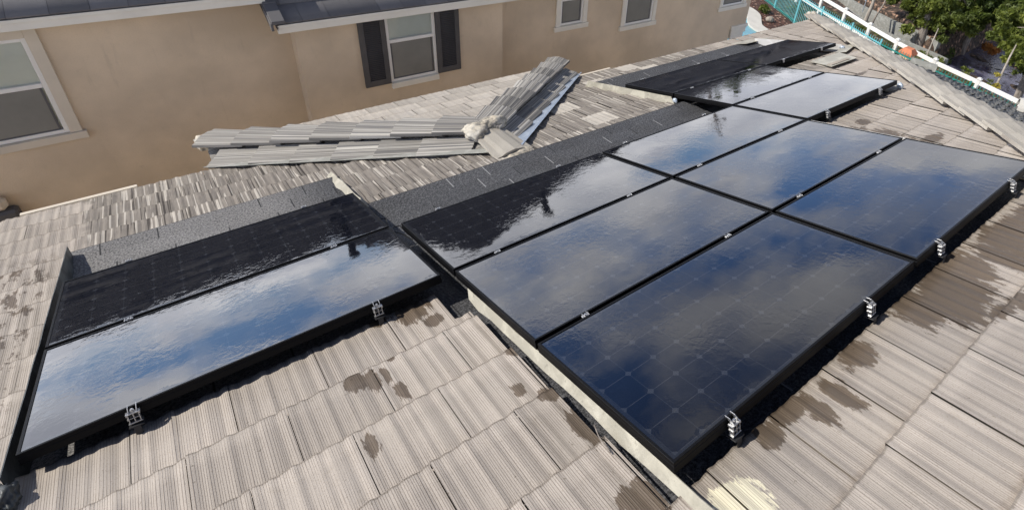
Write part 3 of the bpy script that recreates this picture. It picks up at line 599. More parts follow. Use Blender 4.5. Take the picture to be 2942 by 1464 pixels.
blob('mortar', h0 + Vector((0, .05, .02)), .12, .12, .08, M_mortar, house, 8, amp=.3)
# asphalt shingle deck under the arrays
def deck_n(v, v0): return -.168 + (.168 - .086) * max(0, min(1, 1 - (v - v0) / .42))
mb = MB()
def deck(u0, u1, v0, v1, lap):
    step = .142; k0 = math.floor(v0 / step); k1 = math.ceil(v1 / step)
    for k in range(k0, k1):
        a, b = max(v0, k * step), min(v1, (k + 1) * step)
        if b - a < .005: continue
        na = deck_n(a, v0) if lap else -.168; nb = deck_n(b, v0) if lap else -.168
        sgs = max(1, int((u1 - u0) / .31)); e = [u0 + (u1 - u0) * i / sgs for i in range(sgs + 1)]
        for i in range(sgs):
            j = random.uniform(0, .0025)
            mb.quad(P(e[i], a, na + .006 + j), P(e[i + 1], a, na + .006 + j), P(e[i + 1], b, nb + .001), P(e[i], b, nb + .001), [(e[i], a), (e[i + 1], a), (e[i + 1], b), (e[i], b)])
            mb.quad(P(e[i], a, na - .006), P(e[i + 1], a, na - .006), P(e[i + 1], a, na + .006 + j), P(e[i], a, na + .006 + j), [(e[i], a - .01), (e[i + 1], a - .01), (e[i + 1], a), (e[i], a)])
deck(-1.70, -.03, -1.57, 1.10, True); deck(-.03, 3.235, -.72, 2.60, True); deck(3.235, 4.85, -2.36, .95, True); deck(4.85, 6.46, -2.40, -.60, True)
mb.build('shingle_underlay', M_asph, house, fix=False)
# flashings
def strip(name, mat, pts_a, pts_b, lab, t=.004, mid=None):
    """sheet between two polylines given as (u,v,n)"""
    m = MB(); A_ = [P(*q) for q in pts_a]; B_ = [P(*q) for q in pts_b]
    for i in range(len(A_) - 1):
        nrm = (A_[i + 1] - A_[i]).cross(B_[i] - A_[i]).normalized() * t
        m.add([A_[i], A_[i + 1], B_[i + 1], B_[i], A_[i] + nrm, A_[i + 1] + nrm, B_[i + 1] + nrm, B_[i] + nrm], [(0, 1, 2, 3), (7, 6, 5, 4), (0, 4, 5, 1), (3, 2, 6, 7), (0, 3, 7, 4), (1, 5, 6, 2)])
    o = m.build(name, mat, house); o['label'] = lab; return o
def wob(u, v0, v1, n, k, au=.004, an=.004, s=0):
    rg = random.Random(s); return [(u + rg.uniform(-au, au), v0 + (v1 - v0) * i / k, n + rg.uniform(-an, an)) for i in range(k + 1)]
strip('flashing', M_cream, wob(.010, .93, 2.66, -.060, 14, .003, .003, 1), wob(-.012, .96, 2.68, -.106, 14, .005, .003, 2), 'cream metal flashing along the left edge of the main panel block')
strip('flashing', M_cream, wob(-.030, -1.68, -.62, -.060, 9, .004, .004, 4), wob(-.075, -1.68, -.66, -.100, 9, .008, .004, 5), 'cream flashing between the left shingle strip and the old tiles')
strip('flashing', M_cream, wob(3.165, -2.36, -.86, -.038, 10, .003, .003, 6), wob(3.150, -2.42, -.80, -.115, 10, .006, .004, 7), 'cream upstand flashing left of the rear panels')
strip('flashing', M_whiteflash, wob(3.215, .78, 2.46, -.026, 10, .001, .001, 8), wob(3.225, .78, 2.46, -.15, 10, .001, .001, 9), 'thin white flashing down the right side of the main panel block')
strip('flashing', M_whiteflash, wob(4.795, -.82, .80, -.026, 10, .001, .001, 10), wob(4.81, -.82, .80, -.15, 10, .001, .001, 11), 'thin white flashing right of the rear panels')
strip('flashing', M_whiteflash, wob(6.40, -2.30, -.80, -.030, 8, .001, .001, 12), wob(6.42, -2.30, -.80, -.15, 8, .001, .001, 13), 'white flashing at the far end of the rear panels')
strip('flashing', M_blkflash, wob(-1.668, -1.52, .86, -.022, 12, .002, .002, 14), wob(-1.660, -1.52, .86, -.165, 12, .002, .002, 15), 'dark upstand flashing at the left edge of the left panels')
blob('flashing_end', P(-1.665, .90, -.085), .035, .06, .035, M_blkflash, house, 21, amp=.5, lab='crumpled dark end of the left flashing')
blob('sealant', P(-.02, 2.72, -.085), .05, .05, .018, M_galv, house, 22, amp=.3, lab='crumpled foil and sealant at the lower end of the cream flashing')
blob('sealant', P(3.165, -.80, -.075), .018, .03, .03, M_galv, house, 24, amp=.15)
blob('sealant', P(4.80, .80, -.075), .022, .035, .035, M_galv, house, 25, amp=.15)
blob('sealant', P(6.42, -.80, -.075), .022, .04, .03, M_galv, house, 26, amp=.15)
strip('flashing', M_cream, [(6.05, -2.50, -.075), (6.55, -2.50, -.078)], [(6.15, -2.26, -.07), (6.75, -2.22, -.07)], 'cream flashing scrap beyond the far corner of the rear panels')
# cream repair sheet on the tiles
def patch_sheet(q0, q1, q2, q3, mat, lab, n=-.088):
    m = MB(); a, b, c_, d = [P(u, v, n) for u, v in (q0, q1, q2, q3)]; k = AN * .006; m.add([a, b, c_, d, a + k, b + k, c_ + k, d + k], [(0, 1, 2, 3), (7, 6, 5, 4), (0, 4, 5, 1), (1, 5, 6, 2), (2, 6, 7, 3), (3, 7, 4, 0)])
    o = m.build('patch_sheet', mat, house); o['label'] = lab
patch_sheet((5.49, -.70), (5.345, -.30), (5.93, -.30), (6.15, -.68), M_cream, 'cream metal patch sheet on the pale tiles', -.090)
patch_sheet((5.40, -.40), (5.39, -.33), (5.80, -.33), (5.82, -.39), M_rock, 'worn strip across the cream patch', -.082)
patch_sheet((6.10, -.72), (6.22, -.62), (6.85, -.80), (6.60, -.88), M_cream, 'pale leftover strip beside the patch', -.090)
# valley metal both sides of the pop-out
for sgn, e0, e1, lab in ((-1, (1.20, -.88), (-.86, -2.96), 'galvanised valley metal under the left hip'), (1, (1.34, -.90), (3.50, -3.02), 'bluish galvanised valley metal under the right hip')):
    m = MB(); K = 12
    for i in range(K):
        t0, t1 = i / K, (i + 1) / K
        def pt(t, o, n): return P(e0[0] + (e1[0] - e0[0]) * t + sgn * o * .71, e0[1] + (e1[1] - e0[1]) * t + o * .71, n)
        for (oa, na, ob, nb) in (((-.10, -.075, -.030, -.090), (-.030, -.090, -.026, -.080), (-.026, -.080, -.016, -.083)) if sgn < 0 else ((-.10, -.075, .004, -.087), (.004, -.087, .009, -.062), (.009, -.062, .024, -.068))):
            m.quad(pt(t0, oa, na), pt(t1, oa, na), pt(t1, ob, nb), pt(t0, ob, nb))
    o = m.build('valley_flashing', M_galv if sgn > 0 else M_concrete, house); o['label'] = lab
    m = MB(); rg = random.Random(4)
    for i in range(14):
        t = rg.uniform(.05, .9); c_ = P(e0[0] + (e1[0] - e0[0]) * t + sgn * .012 * .71, e0[1] + (e1[1] - e0[1]) * t + .012 * .71, -.0815); m.tube([c_, c_ + AN * .004], .006, 6)
    o = m.build('valley_rivet', M_dark, house); o['kind'] = 'stuff'
# eaves, fascia and walls
mb = MB()
mb.abox(-5.2, 2.62, -1.28, -.5, 2.70, -1.10); mb.abox(3.2, 2.62, -1.28, 8.95, 2.70, -1.10); mb.abox(8.90, -3.9, -1.28, 8.98, 2.7, -1.12); mb.abox(-.74, 3.10, -1.28, 3.38, 3.18, -1.10)
mb.abox(-.74, 2.6, -1.28, -.66, 3.1, -1.10); mb.abox(3.30, 2.6, -1.28, 3.38, 3.1, -1.10)
mb.build('fascia', M_trim, house, bevel=.004)
mb = MB(); mb.abox(-5.2, -3.9, -6.45, 8.5, 2.25, -1.2); mb.abox(-.3, 2.25, -6.45, 2.95, 2.75, -1.2); mb.build('wall', M_stucco, house)
for x0, x1, mat_, lab in ((-2.09, -1.34, M_trimtan, 'tan rain diverter at the left eave'), (3.24, 4.04, M_trimtan, 'grey rain diverter at the eave right of the pop-out')):
    m = MB(); m.box((x0, 2.83, -1.10), (x1 - x0, 0, 0), (0, .035, 0), (0, 0, .045)); m.box((x0, 2.70, -1.105), (x1 - x0, 0, 0), (0, .13, 0), (0, 0, .012)); o = m.build('rain_diverter', mat_, house, bevel=.002); o['label'] = lab

# ------------------------------------------------------------------ solar panels
def frame_mb():
    m = MB(); W, H, D, lip = GW, GH, .046, .011
    def ring(o0, z0, o1, z1):
        A_ = [(o0, -o0, z0), (W - o0, -o0, z0), (W - o0, -(H - o0), z0), (o0, -(H - o0), z0)]; B_ = [(o1, -o1, z1), (W - o1, -o1, z1), (W - o1, -(H - o1), z1), (o1, -(H - o1), z1)]
        m.add(A_ + B_, [(i, (i + 1) % 4, 4 + (i + 1) % 4, 4 + i) for i in range(4)])
    prof = [(.0015, -D), (0, -D + .002), (0, -.018), (.0012, -.016), (.0012, -.013), (0, -.011), (0, -.0012), (.0012, 0), (lip - .001, 0), (lip, -.0035), (lip + .002, -.0035), (.004, -.008), (.004, -D + .003), (.025, -D + .003), (.025, -D), (.0015, -D)]
    for (a, b), (c_, d) in zip(prof[:-1], prof[1:]): ring(a, b, c_, d)
    return m
fm = frame_mb(); fme = None
def glass_mb():
    m = MB(); e = .0105; z = -.003
    vs = [(e, -e, z), (GW - e, -e, z), (GW - e, -(GH - e), z), (e, -(GH - e), z)]
    m.add(vs, [(0, 3, 2, 1)], [[(vs[i][0], -vs[i][1]) for i in (0, 3, 2, 1)]]); return m
def back_mb():
    m = MB(); e = .006; m.add([(e, -e, -.009), (GW - e, -e, -.009), (GW - e, -(GH - e), -.009), (e, -(GH - e), -.009)], [(0, 1, 2, 3)]); m.box((.68, -.16, -.030), (.2, 0, 0), (0, .11, 0), (0, 0, .018)); return m
PU, PV = GW + .0308, GH + .022
LU, LV = -1.6292, -.8177
spots_ = [  # (u, v, label)
    (LU, LV, 'far black panel of the left pair, nearly all dark with the mirrored house'),
    (LU, LV + PV, 'front panel of the left pair, mirroring bright clouds'),
    (0, 0, 'main block panel with the jagged black roof reflection, next to the left pair'),
    (0, PV, 'middle left panel of the main block, blue and grey clouds mirrored'),
    (0, 2 * PV, 'nearest large panel at the bottom of the main block, showing its cell grid'),
    (PU, 0, 'far right panel of the main block, pale grey cloud mirrored'),
    (PU, PV, 'middle right panel of the main block beside the wet tiles'),
    (PU, 2 * PV, 'deep blue panel at the right edge of the picture'),
    (2 * PU, 0, 'rear panel touching the main block corner, two brackets on its near edge'),
    (2 * PU, -PV, 'rear block panel with a thin dark pole mirrored down its middle'),
    (2 * PU, -2 * PV, 'narrow black rear panel behind the cream flashing'),
    (3 * PU, -2 * PV, 'farthest panel, brownish reflection, near the end of the roof')]
proto = None
def copy_tree(o, parent=None):
    c_ = o.copy(); COL.objects.link(c_); c_.parent = parent
    for ch in list(o.children): copy_tree(ch, c_)
    return c_
ROOF_ROT = (-TH, 0, 0)
for i, (u, v, lab) in enumerate(spots_):
    if i == 0:
        r = empty('solar_panel'); fm.build('frame', M_frame, r); glass_mb().build('glass', M_glass, r, fix=False); back_mb().build('backsheet', M_dark, r, fix=False); proto = r
    else: r = copy_tree(proto)
    rg = random.Random(i); r.location = P(u, v, 0); r.rotation_euler = (-TH + rg.uniform(-.0008, .0008), rg.uniform(-.0006, .0006), 0)
    tag(r, lab, 'solar panel', 'black solar panels on the tile roof')
# clamps -----------------------------------------------------------
def clamp_proto(big):
    r = empty('mounting_clamp'); m = MB()
    if big:
        # extruded block with four open cells, seen end on
        w, h, d, t = .046, .050, .026, .0040; x0, y0, z0 = -w / 2, -.036, -.066
        for z in (z0, z0 + h * .5 - t / 2, z0 + h - t): m.box((x0, y0, z), (w, 0, 0), (0, d, 0), (0, 0, t))
        for x in (x0, -t / 2, -x0 - t): m.box((x, y0 + .0008, z0 + t), (t, 0, 0), (0, d - .0016, 0), (0, 0, h - 2 * t))
        m.box((x0 - .005, y0, z0 - .003), (w + .010, 0, 0), (0, d, 0), (0, 0, .0035)); m.box((x0 - .005, y0 + .001, z0 + h - .011), (.006, 0, 0), (0, d, 0), (0, 0, .012)); m.box((-x0 - .001, y0 + .001, z0 + h - .011), (.006, 0, 0), (0, d, 0), (0, 0, .012)); m.box((x0 - .004, y0 + .001, z0 + .018), (.005, 0, 0), (0, d, 0), (0, 0, .009))
        m.build('block', M_alu, r, bevel=.0008)
        for s in (-1, 1):
            a = MB(); x = s * .0165; a.prism([(x, -.036, -.018), (x, -.012, -.012), (x, .012, .0015), (x, .015, .0060), (x, -.012, .0055), (x, -.030, -.006)], (.0028, 0, 0)); a.build('arm', M_alu, r, bevel=.0004)
        b = MB(); b.tube([(0, -.022, -.020), (0, -.022, -.005)], .0085, 6); b.tube([(0, -.022, -.005), (0, -.022, .001)], .005, 8); b.build('bolt', M_alu, r)
        f = MB(); f.box((-.030, -.050, -.082), (.06, 0, 0), (0, .05, 0), (0, 0, .006)); f.box((-.014, -.048, -.165), (.028, 0, 0), (0, .006, 0), (0, 0, .083)); f.box((-.030, -.085, -.168), (.06, 0, 0), (0, .08, 0), (0, 0, .006)); f.build('foot', M_dark, r, bevel=.001)
    else:
        m.box((-.020, -.010, -.050), (.040, 0, 0), (0, .020, 0), (0, 0, .046)); m.box((-.022, -.0095, -.006), (.044, 0, 0), (0, .019, 0), (0, 0, .005)); m.build('block', M_alu, r, bevel=.001)
        for s in (-1, 1):
            a = MB(); x = s * .0150 - .0013; a.prism([(x, -.017, .0010), (x, .017, .0010), (x, .019, .0050), (x, .010, .0085), (x, -.010, .0085), (x, -.019, .0050)], (.0026, 0, 0)); a.build('arm', M_alu, r, bevel=.0004)
        b = MB(); b.tube([(0, 0, -.002), (0, 0, .006)], .0075, 6); b.build('bolt', M_alu, r)
    return r
pbig, psm = clamp_proto(True), clamp_proto(False); used = {True: False, False: False}
def clamp(big, u, v, lab, group):
    pr = pbig if big else psm
    r = pr if not used[big] else copy_tree(pr); used[big] = True
    r.location = P(u, v, 0); r.scale = (.78, .80, .84) if big else (.80, .80, .80); r.rotation_euler = (-TH, 0, random.uniform(-.05, .05)); tag(r, lab, 'clamp', group)
cl = []
def pair(u0, v, big, who, edge, a=.25, b=1.19):
    g_ = 'bracket blocks on the near edges of the panels' if big else 'small clamps along panel edges and gaps'
    k = 'open-celled bracket' if big else 'small clamp'
    clamp(big, u0 + a, v, f'{k} on the {edge}, left one', g_); clamp(big, u0 + b, v, f'{k} on the {edge}, right one', g_)
pair(LU, LV - .022, False, '', 'far edge of the left pair against the grey shingles', .29, 1.24)
pair(LU, LV + GH + .011, False, '', 'gap between the two left panels', .30, 1.24)
pair(LU, LV + 2 * GH + .022, True, '', 'near edge of the left pair over the tiles', .32, 1.235)
pair(0, -.022, False, '', 'far edge of the jagged-reflection panel'); pair(PU, -.022, False, '', 'far edge of the pale cloudy main panel')
pair(0, GH + .011, False, '', 'gap below the jagged-reflection panel'); pair(PU, GH + .011, False, '', 'gap below the pale cloudy main panel')
pair(0, 2 * GH + .033, False, '', 'gap above the nearest large panel'); pair(PU, 2 * GH + .033, False, '', 'gap above the deep blue right panel')
pair(0, 3 * GH + .044, True, '', 'near edge of the nearest large panel', .26, 1.14); pair(PU, 3 * GH + .044, True, '', 'near edge of the deep blue right panel', .22, 1.18)
pair(2 * PU, -2 * PV - .022, False, '', 'far edge of the narrow black rear panel', .28, 1.26); pair(3 * PU, -2 * PV - .022, False, '', 'far edge of the farthest panel', .24, .95)
pair(2 * PU, -PV - .011, False, '', 'gap between the black rear panel and the pole-mirroring one', .28, 1.26)
pair(2 * PU, -.011, False, '', 'gap between the two nearer rear panels', .28, 1.26)
pair(2 * PU, GH, True, '', 'near edge of the rear block above the wet tiles', .28, 1.19)
pair(3 * PU, -PV - .02, False, '', 'near edge of the farthest panel', .35, 1.2)
# cables at the gap between the two blocks
m = MB()
for ci, pts in enumerate(([(-.085, .02, -.03), (-.04, -.03, -.02), (.0, -.03, -.03), (.02, .03, -.08)], [(-.09, .06, -.05), (-.05, .02, -.035), (-.01, .05, -.06), (.02, .1, -.09)], [(-.10, -.22, -.05), (-.06, -.27, -.03), (-.02, -.26, -.05), (-.03, -.20, -.09), (-.1, -.18, -.1)])):
    m = MB(); m.tube([P(*q) for q in pts], .0035, 6); tag(m.build('cable', M_cable), ['uppermost thin black cable in the gap between left and main panels', 'thin black cable curling just below the uppermost one in the panel gap', 'looped black cable end by the far right corner of the left pair'][ci], 'cable', 'loose cables in the gap between the panel blocks')
m = MB(); m.tube([P(-.035, 2.06, -.098), P(-.065, 2.13, -.075), P(-.07, 2.20, -.090)], .0025, 5); m.tube([P(-.065, 2.13, -.075), P(-.045, 2.15, -.092)], .002, 5); tag(m.build('wire', M_bark), 'bent wire scrap beside the cream flashing', 'wire')
m = MB(); m.tube([P(-.66, 2.16, -.094), P(-.70, 2.20, -.088), P(-.76, 2.27, -.094)], .003, 5); tag(m.build('twig', M_bark), 'short dark twig on the tiles at the bottom edge', 'twig')

# ------------------------------------------------------------------ neighbour house
nb = tag(empty('neighbour_house'), 'two storey tan stucco house with dark grey roof and white trim', 'house')
YB, YM = 5.8, 5.5; GZ = -6.4
def holed(m, x0, x1, z0, z1, y, holes, t=.20):
    xs = [x0] + [q for h in holes for q in (h[0], h[1])] + [x1]
    for i in range(0, len(xs), 2): m.abox(xs[i], y, z0, xs[i + 1], y + t, z1)
    for h in holes: m.abox(h[0], y, z0, h[1], y + t, h[2]); m.abox(h[0], y, h[3], h[1], y + t, z1)
mb = MB()
holed(mb, -9, .60, GZ, -.40, YB, [(-3.35, -1.965, -1.93, -.70)]); mb.abox(-9, YB + .2, GZ, -8.8, 14.3, -.40); mb.abox(-9, 14.3, GZ, 10.5, 14.5, -.4); mb.abox(-8.8, YB + .55, GZ, 10.3, YB + .6, -.42)
holed(mb, 3.78, 11.10, -2.60, -.42, YB, [(5.175, 5.72, -1.71, -.95), (6.83, 7.62, -1.965, -1.10), (9.96, 10.77, -1.98, -1.10)]); mb.abox(10.9, YB + .2, -2.60, 11.10, 14.3, -.42); mb.abox(10.3, YB + .2, -2.60, 10.9, 14.3, -2.5)
mb.abox(3.78, YB + .003, GZ, 10.50, YB + .2, -2.60); mb.abox(10.3, YB + .2, GZ, 10.50, 14.3, -2.60)
mb.build('wall', M_stucco, nb)
mb = MB(); holed(mb, .60, 3.78, GZ, -.70, YM, [(1.805, 2.575, -2.00, -.86)], .12); mb.abox(.60, YM + .12, GZ, .72, YB, -.7); mb.abox(3.66, YM + .12, GZ, 3.78, YB, -.7); mb.build('bay_wall', M_stucco, nb)
def flat_field(name, fr, a0, a1, rows, expo, inside, parent, tw=.33, seed=1, da=.165, lift=.022):
    return tile_field(name, fr, a0, a1, 0, rows, expo, inside, da, tw, M_slate, parent, stag=.5, seed=seed, n0=0.0, lift=lift, thick=lift, tseg=1, backing=True)
PN = .40
def slope(O, A, up_h, pitch):
    A = Vector(A).normalized(); u = Vector(up_h).normalized(); B = (u * math.cos(pitch) + Vector((0, 0, 1)) * math.sin(pitch)); Nn = A.cross(B); Nn = Nn if Nn.z > 0 else -Nn
    return frame_fn(O, A, B, Nn)
pt_ = math.atan(.40)
ZL = -.345; YE = 5.40
# main hip roof: eave rectangle X -9.6..11.5, Y 5.40..; low ridge to the left, higher hip peak further back on the right
flat_field('roof', slope((0, YE, ZL), (1, 0, 0), (0, 1, 0), pt_), -9.6, .42, 8, .36, lambda a, b: (b < 2.80), nb, seed=31)
flat_field('roof', slope((0, 5.10, -.665), (1, 0, 0), (0, 1, 0), pt_), .36, 11.5, 27, .36, lambda a, b: (a < np.where(b * math.cos(pt_) < 3.9, 11.5 - b * math.cos(pt_) * 1.1, 7.2 - .33 * (b * math.cos(pt_) - 3.9))) & (a > .36 + np.clip(b * math.cos(pt_) - 3.0, 0, 99) * .80), nb, seed=33)
flat_field('roof', slope((11.5, 5.10, -.665), (0, 1, 0), (-1, 0, 0), pt_), 0.0, 14.0, 20, .36, lambda a, b: (a > b * math.cos(pt_) / 1.1) & (a < 13.0 - b * math.cos(pt_)) & (b < 4.6), nb, seed=35)
mb = MB(); mb.quad((-9.6, 8.0, .68), (.42, 8.0, .68), (.42, 11, -.5), (-9.6, 11, -.5)); mb.quad((.36, 5.1, -.7), (.36, 8.1, .50), (.36, 8.1, -.5), (.36, 5.1, -.75))
mb.quad((.36, 8.1, .5), (5.4, 14.0, 2.85), (5.0, 17, .4), (-1, 15, -.5)); mb.quad((5.4, 14.0, 2.85), (7.15, 9.0, .86), (7.4, 9.2, -.5), (5.6, 14.4, -.5)); mb.build('roof_back', M_slate, nb)
# rake tiles at the left end of the bay roof
m = MB()
for i in range(9):
    y0 = 5.06 + i * .33; z0 = -.66 + (y0 - 5.06) * .40
    m.box((.30, y0, z0 + .01), (.15, 0, 0), (0, .40, .15), (0, 0, .045)); m.box((.285, y0, z0 - .07), (.03, 0, 0), (0, .40, .15), (0, 0, .10))
m.build('rake_tile', M_slate, nb, bevel=.004)
# fascias
m = MB(); m.abox(-9.5, 5.42, -.485, .34, 5.46, -.365); m.abox(-9.5, 5.404, -.400, .34, 5.42, -.360); m.abox(-9.5, 5.46, -.44, .36, 5.8, -.41); o = m.build('fascia', M_trim, nb, bevel=.003)
m = MB(); m.abox(.36, 5.12, -.800, 4.30, 5.16, -.685); m.abox(.37, 5.104, -.722, 4.30, 5.12, -.680); m.abox(.40, 5.16, -.76, 4.2, 5.5, -.73); m.abox(4.26, 5.16, -.79, 4.30, 5.80, -.69)
m.abox(4.30, 5.40, -.80, 11.3, 5.44, -.685); m.abox(4.30, 5.44, -.76, 11.2, 5.82, -.73); m.build('fascia', M_trim, nb, bevel=.003)
def window(x0, x1, z0, z1, y, lab, rail=None, trim=.11, shut=False, headz=None, dark=False, tmat=None):
    """opening x0..x1, z0..z1 in a wall whose face is at y"""
    tmat = tmat or M_trim
    t = MB(); T = .035
    if not shut:
        t.abox(x0 - trim, y - T, z0 - .003, x0, y + .002, z1 + trim); t.abox(x1, y - T, z0 - .003, x1 + trim, y + .002, z1 + trim); t.abox(x0, y - T + .002, z1, x1, y + .002, z1 + trim)
    t.abox(x0 - trim - (0 if shut else .035), y - T - .02, z0 - .10, x1 + trim + (0 if shut else .035), y + .001, z0 - .004)
    w = t.build('window', tmat, nb, bevel=.004); w['label'] = lab
    f = MB(); s = .045; yf = y - .012
    f.abox(x0, yf, z0, x0 + s, yf + .05, z1); f.abox(x1 - s, yf, z0, x1, yf + .05, z1); f.abox(x0 + s, yf + .001, z0, x1 - s, yf + .05, z0 + s); f.abox(x0 + s, yf + .001, z1 - s, x1 - s, yf + .05, z1)
    if rail: f.abox(x0 + s, yf - .003, rail - .026, x1 - s, yf + .05, rail + .026)
    f.build('frame', M_vinyl, w, bevel=.003)
    yp = y + .018
    g1 = MB(); g1.quad((x0 + s, yp, (rail or z0 + s)), (x1 - s, yp, (rail or z0 + s)), (x1 - s, yp, z1 - s), (x0 + s, yp, z1 - s)); g1.build('pane', M_wglass, w)
    b = MB(); zz = z0 + s
    while zz < z1 - s:
        b.box((x0 + s, yp + .014, zz), (x1 - x0 - 2 * s, 0, 0), (0, .006, .0245), (0, .0015, -.0004)); zz += .026
    b.abox(x0 + s, yp + .075, z0, x1 - s, yp + .08, z1)
    b.build('blind', M_blinddark if dark else M_blind, w)
    if rail:
        g2 = MB(); g2.quad((x0 + s, yp, z0 + s), (x1 - s, yp, z0 + s), (x1 - s, yp, rail), (x0 + s, yp, rail)); g2.build('pane', M_wglass, w)
        sc = MB(); q = x0 + s + .025; sc.abox(q, yp - .016, z0 + s + .02, x1 - s - .04, yp - .013, rail - .026); sc.build('screen', M_screen, w)
        sf = MB(); 
        for (a0, a1, c0, c1) in ((x0 + s, q, z0 + s, rail - .026), (x1 - s - .04, x1 - s - .018, z0 + s, rail - .026), (q, x1 - s - .04, z0 + s, z0 + s + .02)): sf.abox(a0, yp - .018, c0, a1, yp - .010, c1)
        sf.build('screen_frame', M_utility, w)
    return w
window(-3.35, -1.965, -1.93, -.70, YB, 'large sash window at the left edge of the tan wall', rail=-1.285, trim=.11, tmat=M_trimtan)
window(1.805, 2.575, -2.00, -.86, YM, 'shuttered window with pale green blind in the bay', rail=-1.32, trim=0.0, shut=True)
window(5.175, 5.72, -1.71, -.95, YB, 'smaller narrow window right of the bay', rail=-1.20, trim=.095, dark=True)
window(6.83, 7.62, -1.965, -1.10, YB, 'wider window second from the right', rail=-1.32, trim=.095, dark=True)
window(9.96, 10.77, -1.98, -1.10, YB, 'last window by the right corner of the house', rail=-1.30, trim=.095, dark=True)
for x0, x1, lab in ((1.415, 1.80, 'left charcoal louvred shutter'), (2.580, 2.972, 'right charcoal louvred shutter')):
    m = MB(); y = YM - .042; z0, z1 = -2.0, -.80
    m.abox(x0, y, z0, x0 + .075, YM, z1); m.abox(x1 - .075, y, z0, x1, YM, z1); m.abox(x0 + .075, y + .001, z0, x1 - .075, YM, z0 + .10); m.abox(x0 + .075, y + .001, z1 - .09, x1 - .075, YM, z1)
    zz = z0 + .10
    while zz < z1 - .10: m.box((x0 + .075, y + .026, zz), (x1 - x0 - .15, 0, 0), (0, -.020, .026), (0, .004, .004)); zz += .031
    m.abox(x0 + .075, YM - .012, z0, x1 - .075, YM - .001, z1)
    o = m.build('shutter', M_shutter, nb, bevel=.0015); o['label'] = lab
m = MB(); m.abox(-3.4, YB - .16, -3.3, -2.70, YB + .001, -2.74); o = m.build('utility_box', M_utility, nb, bevel=.03); o['label'] = 'dark grey box low on the wall at the left edge'
m = MB(); m.abox(-3.4, YB - .14, -2.74, -2.76, YB + .001, -2.56); o = m.build('utility_lid', M_trimtan, nb, bevel=.05); o['label'] = 'pale rounded top of the grey wall box'
m = MB(); m.abox(10.50, YB - .05, -2.66, 11.15, YB + .3, -2.57); m.abox(10.54, YB - .03, -2.80, 11.12, YB + .26, -2.665); m.abox(10.55, YB - .026, -2.93, 11.05, YB + .26, -2.805); o = m.build('siding_panel', M_trim, nb, bevel=.006); o['label'] = 'white boarded panel under the right corner'
for (x, y, z, h, r_) in ((.82, 7.62, .25, .62, .06), (6.0, 10.2, 1.2, .75, .09)):
    m = MB(); m.tube([(x, y, z - .1), (x, y, z + h)], r_, 10); m.tube([(x, y, z + h), (x, y, z + h + .08)], r_ * 1.5, 10); m.build('vent_pipe', M_dark, nb)
# ------------------------------------------------------------------ ground and garden
def grid(name, x0, x1, y0, y1, nx, ny, fz, mat, kind='structure'):
    xs = np.linspace(x0, x1, nx); ys = np.linspace(y0, y1, ny); me = bpy.data.meshes.new(name)
    V = [(x, y, fz(x, y)) for x in xs for y in ys]; F = [(i * ny + j, (i + 1) * ny + j, (i + 1) * ny + j + 1, i * ny + j + 1) for i in range(nx - 1) for j in range(ny - 1)]
    me.from_pydata(V, [], F); o = link_mesh(name, me, mat); smooth(o); o['kind'] = kind; return o
def ss(x, a, b):
    t = min(1, max(0, (x - a) / (b - a))); return t * t * (3 - 2 * t)
fenceX = lambda y: 21.55 + .0245 * (y + 1) ** 2 if y > -1 else 21.55
def gz(x, y):
    fx = fenceX(y); w = .10 * math.sin(x * 1.7 + y) + .06 * math.sin(x * 3.1 - 2.3 * y)
    d = x - (fx + 1.8); z = -6.4 - 1.15 * ss(d, .2, 2.3) + (w * ss(d, .5, 1.5))
    # bank rising beyond the drain
    if y > 6.3: z += 1.25 * ss(x, fx + 4.45, fx + 4.55) + .10 * max(0, x - fx - 4.6)
    else: z += .45 * ss(x, 36, 44)
    return z
grid('ground', -260, 260, -260, 300, 2, 2, lambda x, y: -8.6, M_soil)
def clipped(name, x0, x1, y0, y1, nx, ny, mat): return grid(name, x0, x1, y0, y1, nx, ny, gz, mat)
clipped('hillside', 22.4, 60, -20, 44, 150, 160, M_litter)
grid('yard', -14, 23.4, -20, 44, 2, 2, lambda x, y: -6.42, M_soil)
grid('verge', 22.6, 26.2, -12, 16, 24, 60, lambda x, y: gz(x, y) + .03, M_grassy)
# bed with bark
m = MB(); poly = [(21.0, 14.6), (21.92, 13.64), (21.83, 12.97), (21.21, 12.39), (20.68, 12.0), (20.45, 11.57), (20.35, 11.17), (20.2, 9.5), (20.9, 8.9), (21.9, 10.6), (22.45, 11.6), (23.3, 13.2), (24.2, 15.4), (22, 16)]
m.prism([(x, y, -6.42) for x, y in poly], (0, 0, .06)); o = m.build('mulch_bed', M_mulch); tag(o, kind='stuff', label='red brown bark mulch bed between the curved curb and the teal fence', cat='mulch')
cp_ = [(21.6, 14.0), (21.55, 13.38), (21.28, 12.80), (20.76, 12.32), (20.27, 11.86), (20.06, 11.38), (20.02, 10.9), (19.95, 9.8)]
m = MB(); hw = .34
for (a, b) in zip(cp_[:-1], cp_[1:]): pass
def band(m, pts, hw, z0, z1):
    L_, R_ = [], []
    for i, (x, y) in enumerate(pts):
        x0, y0 = pts[max(0, i - 1)]; x1, y1 = pts[min(len(pts) - 1, i + 1)]; d = Vector((x1 - x0, y1 - y0, 0)).normalized(); nrm = Vector((-d.y, d.x, 0)) * hw; L_.append(Vector((x, y, 0)) + nrm); R_.append(Vector((x, y, 0)) - nrm)
    for i in range(len(pts) - 1):
        q = [L_[i], L_[i + 1], R_[i + 1], R_[i]]; m.prism([(p.x, p.y, z0) for p in q], (0, 0, z1 - z0))
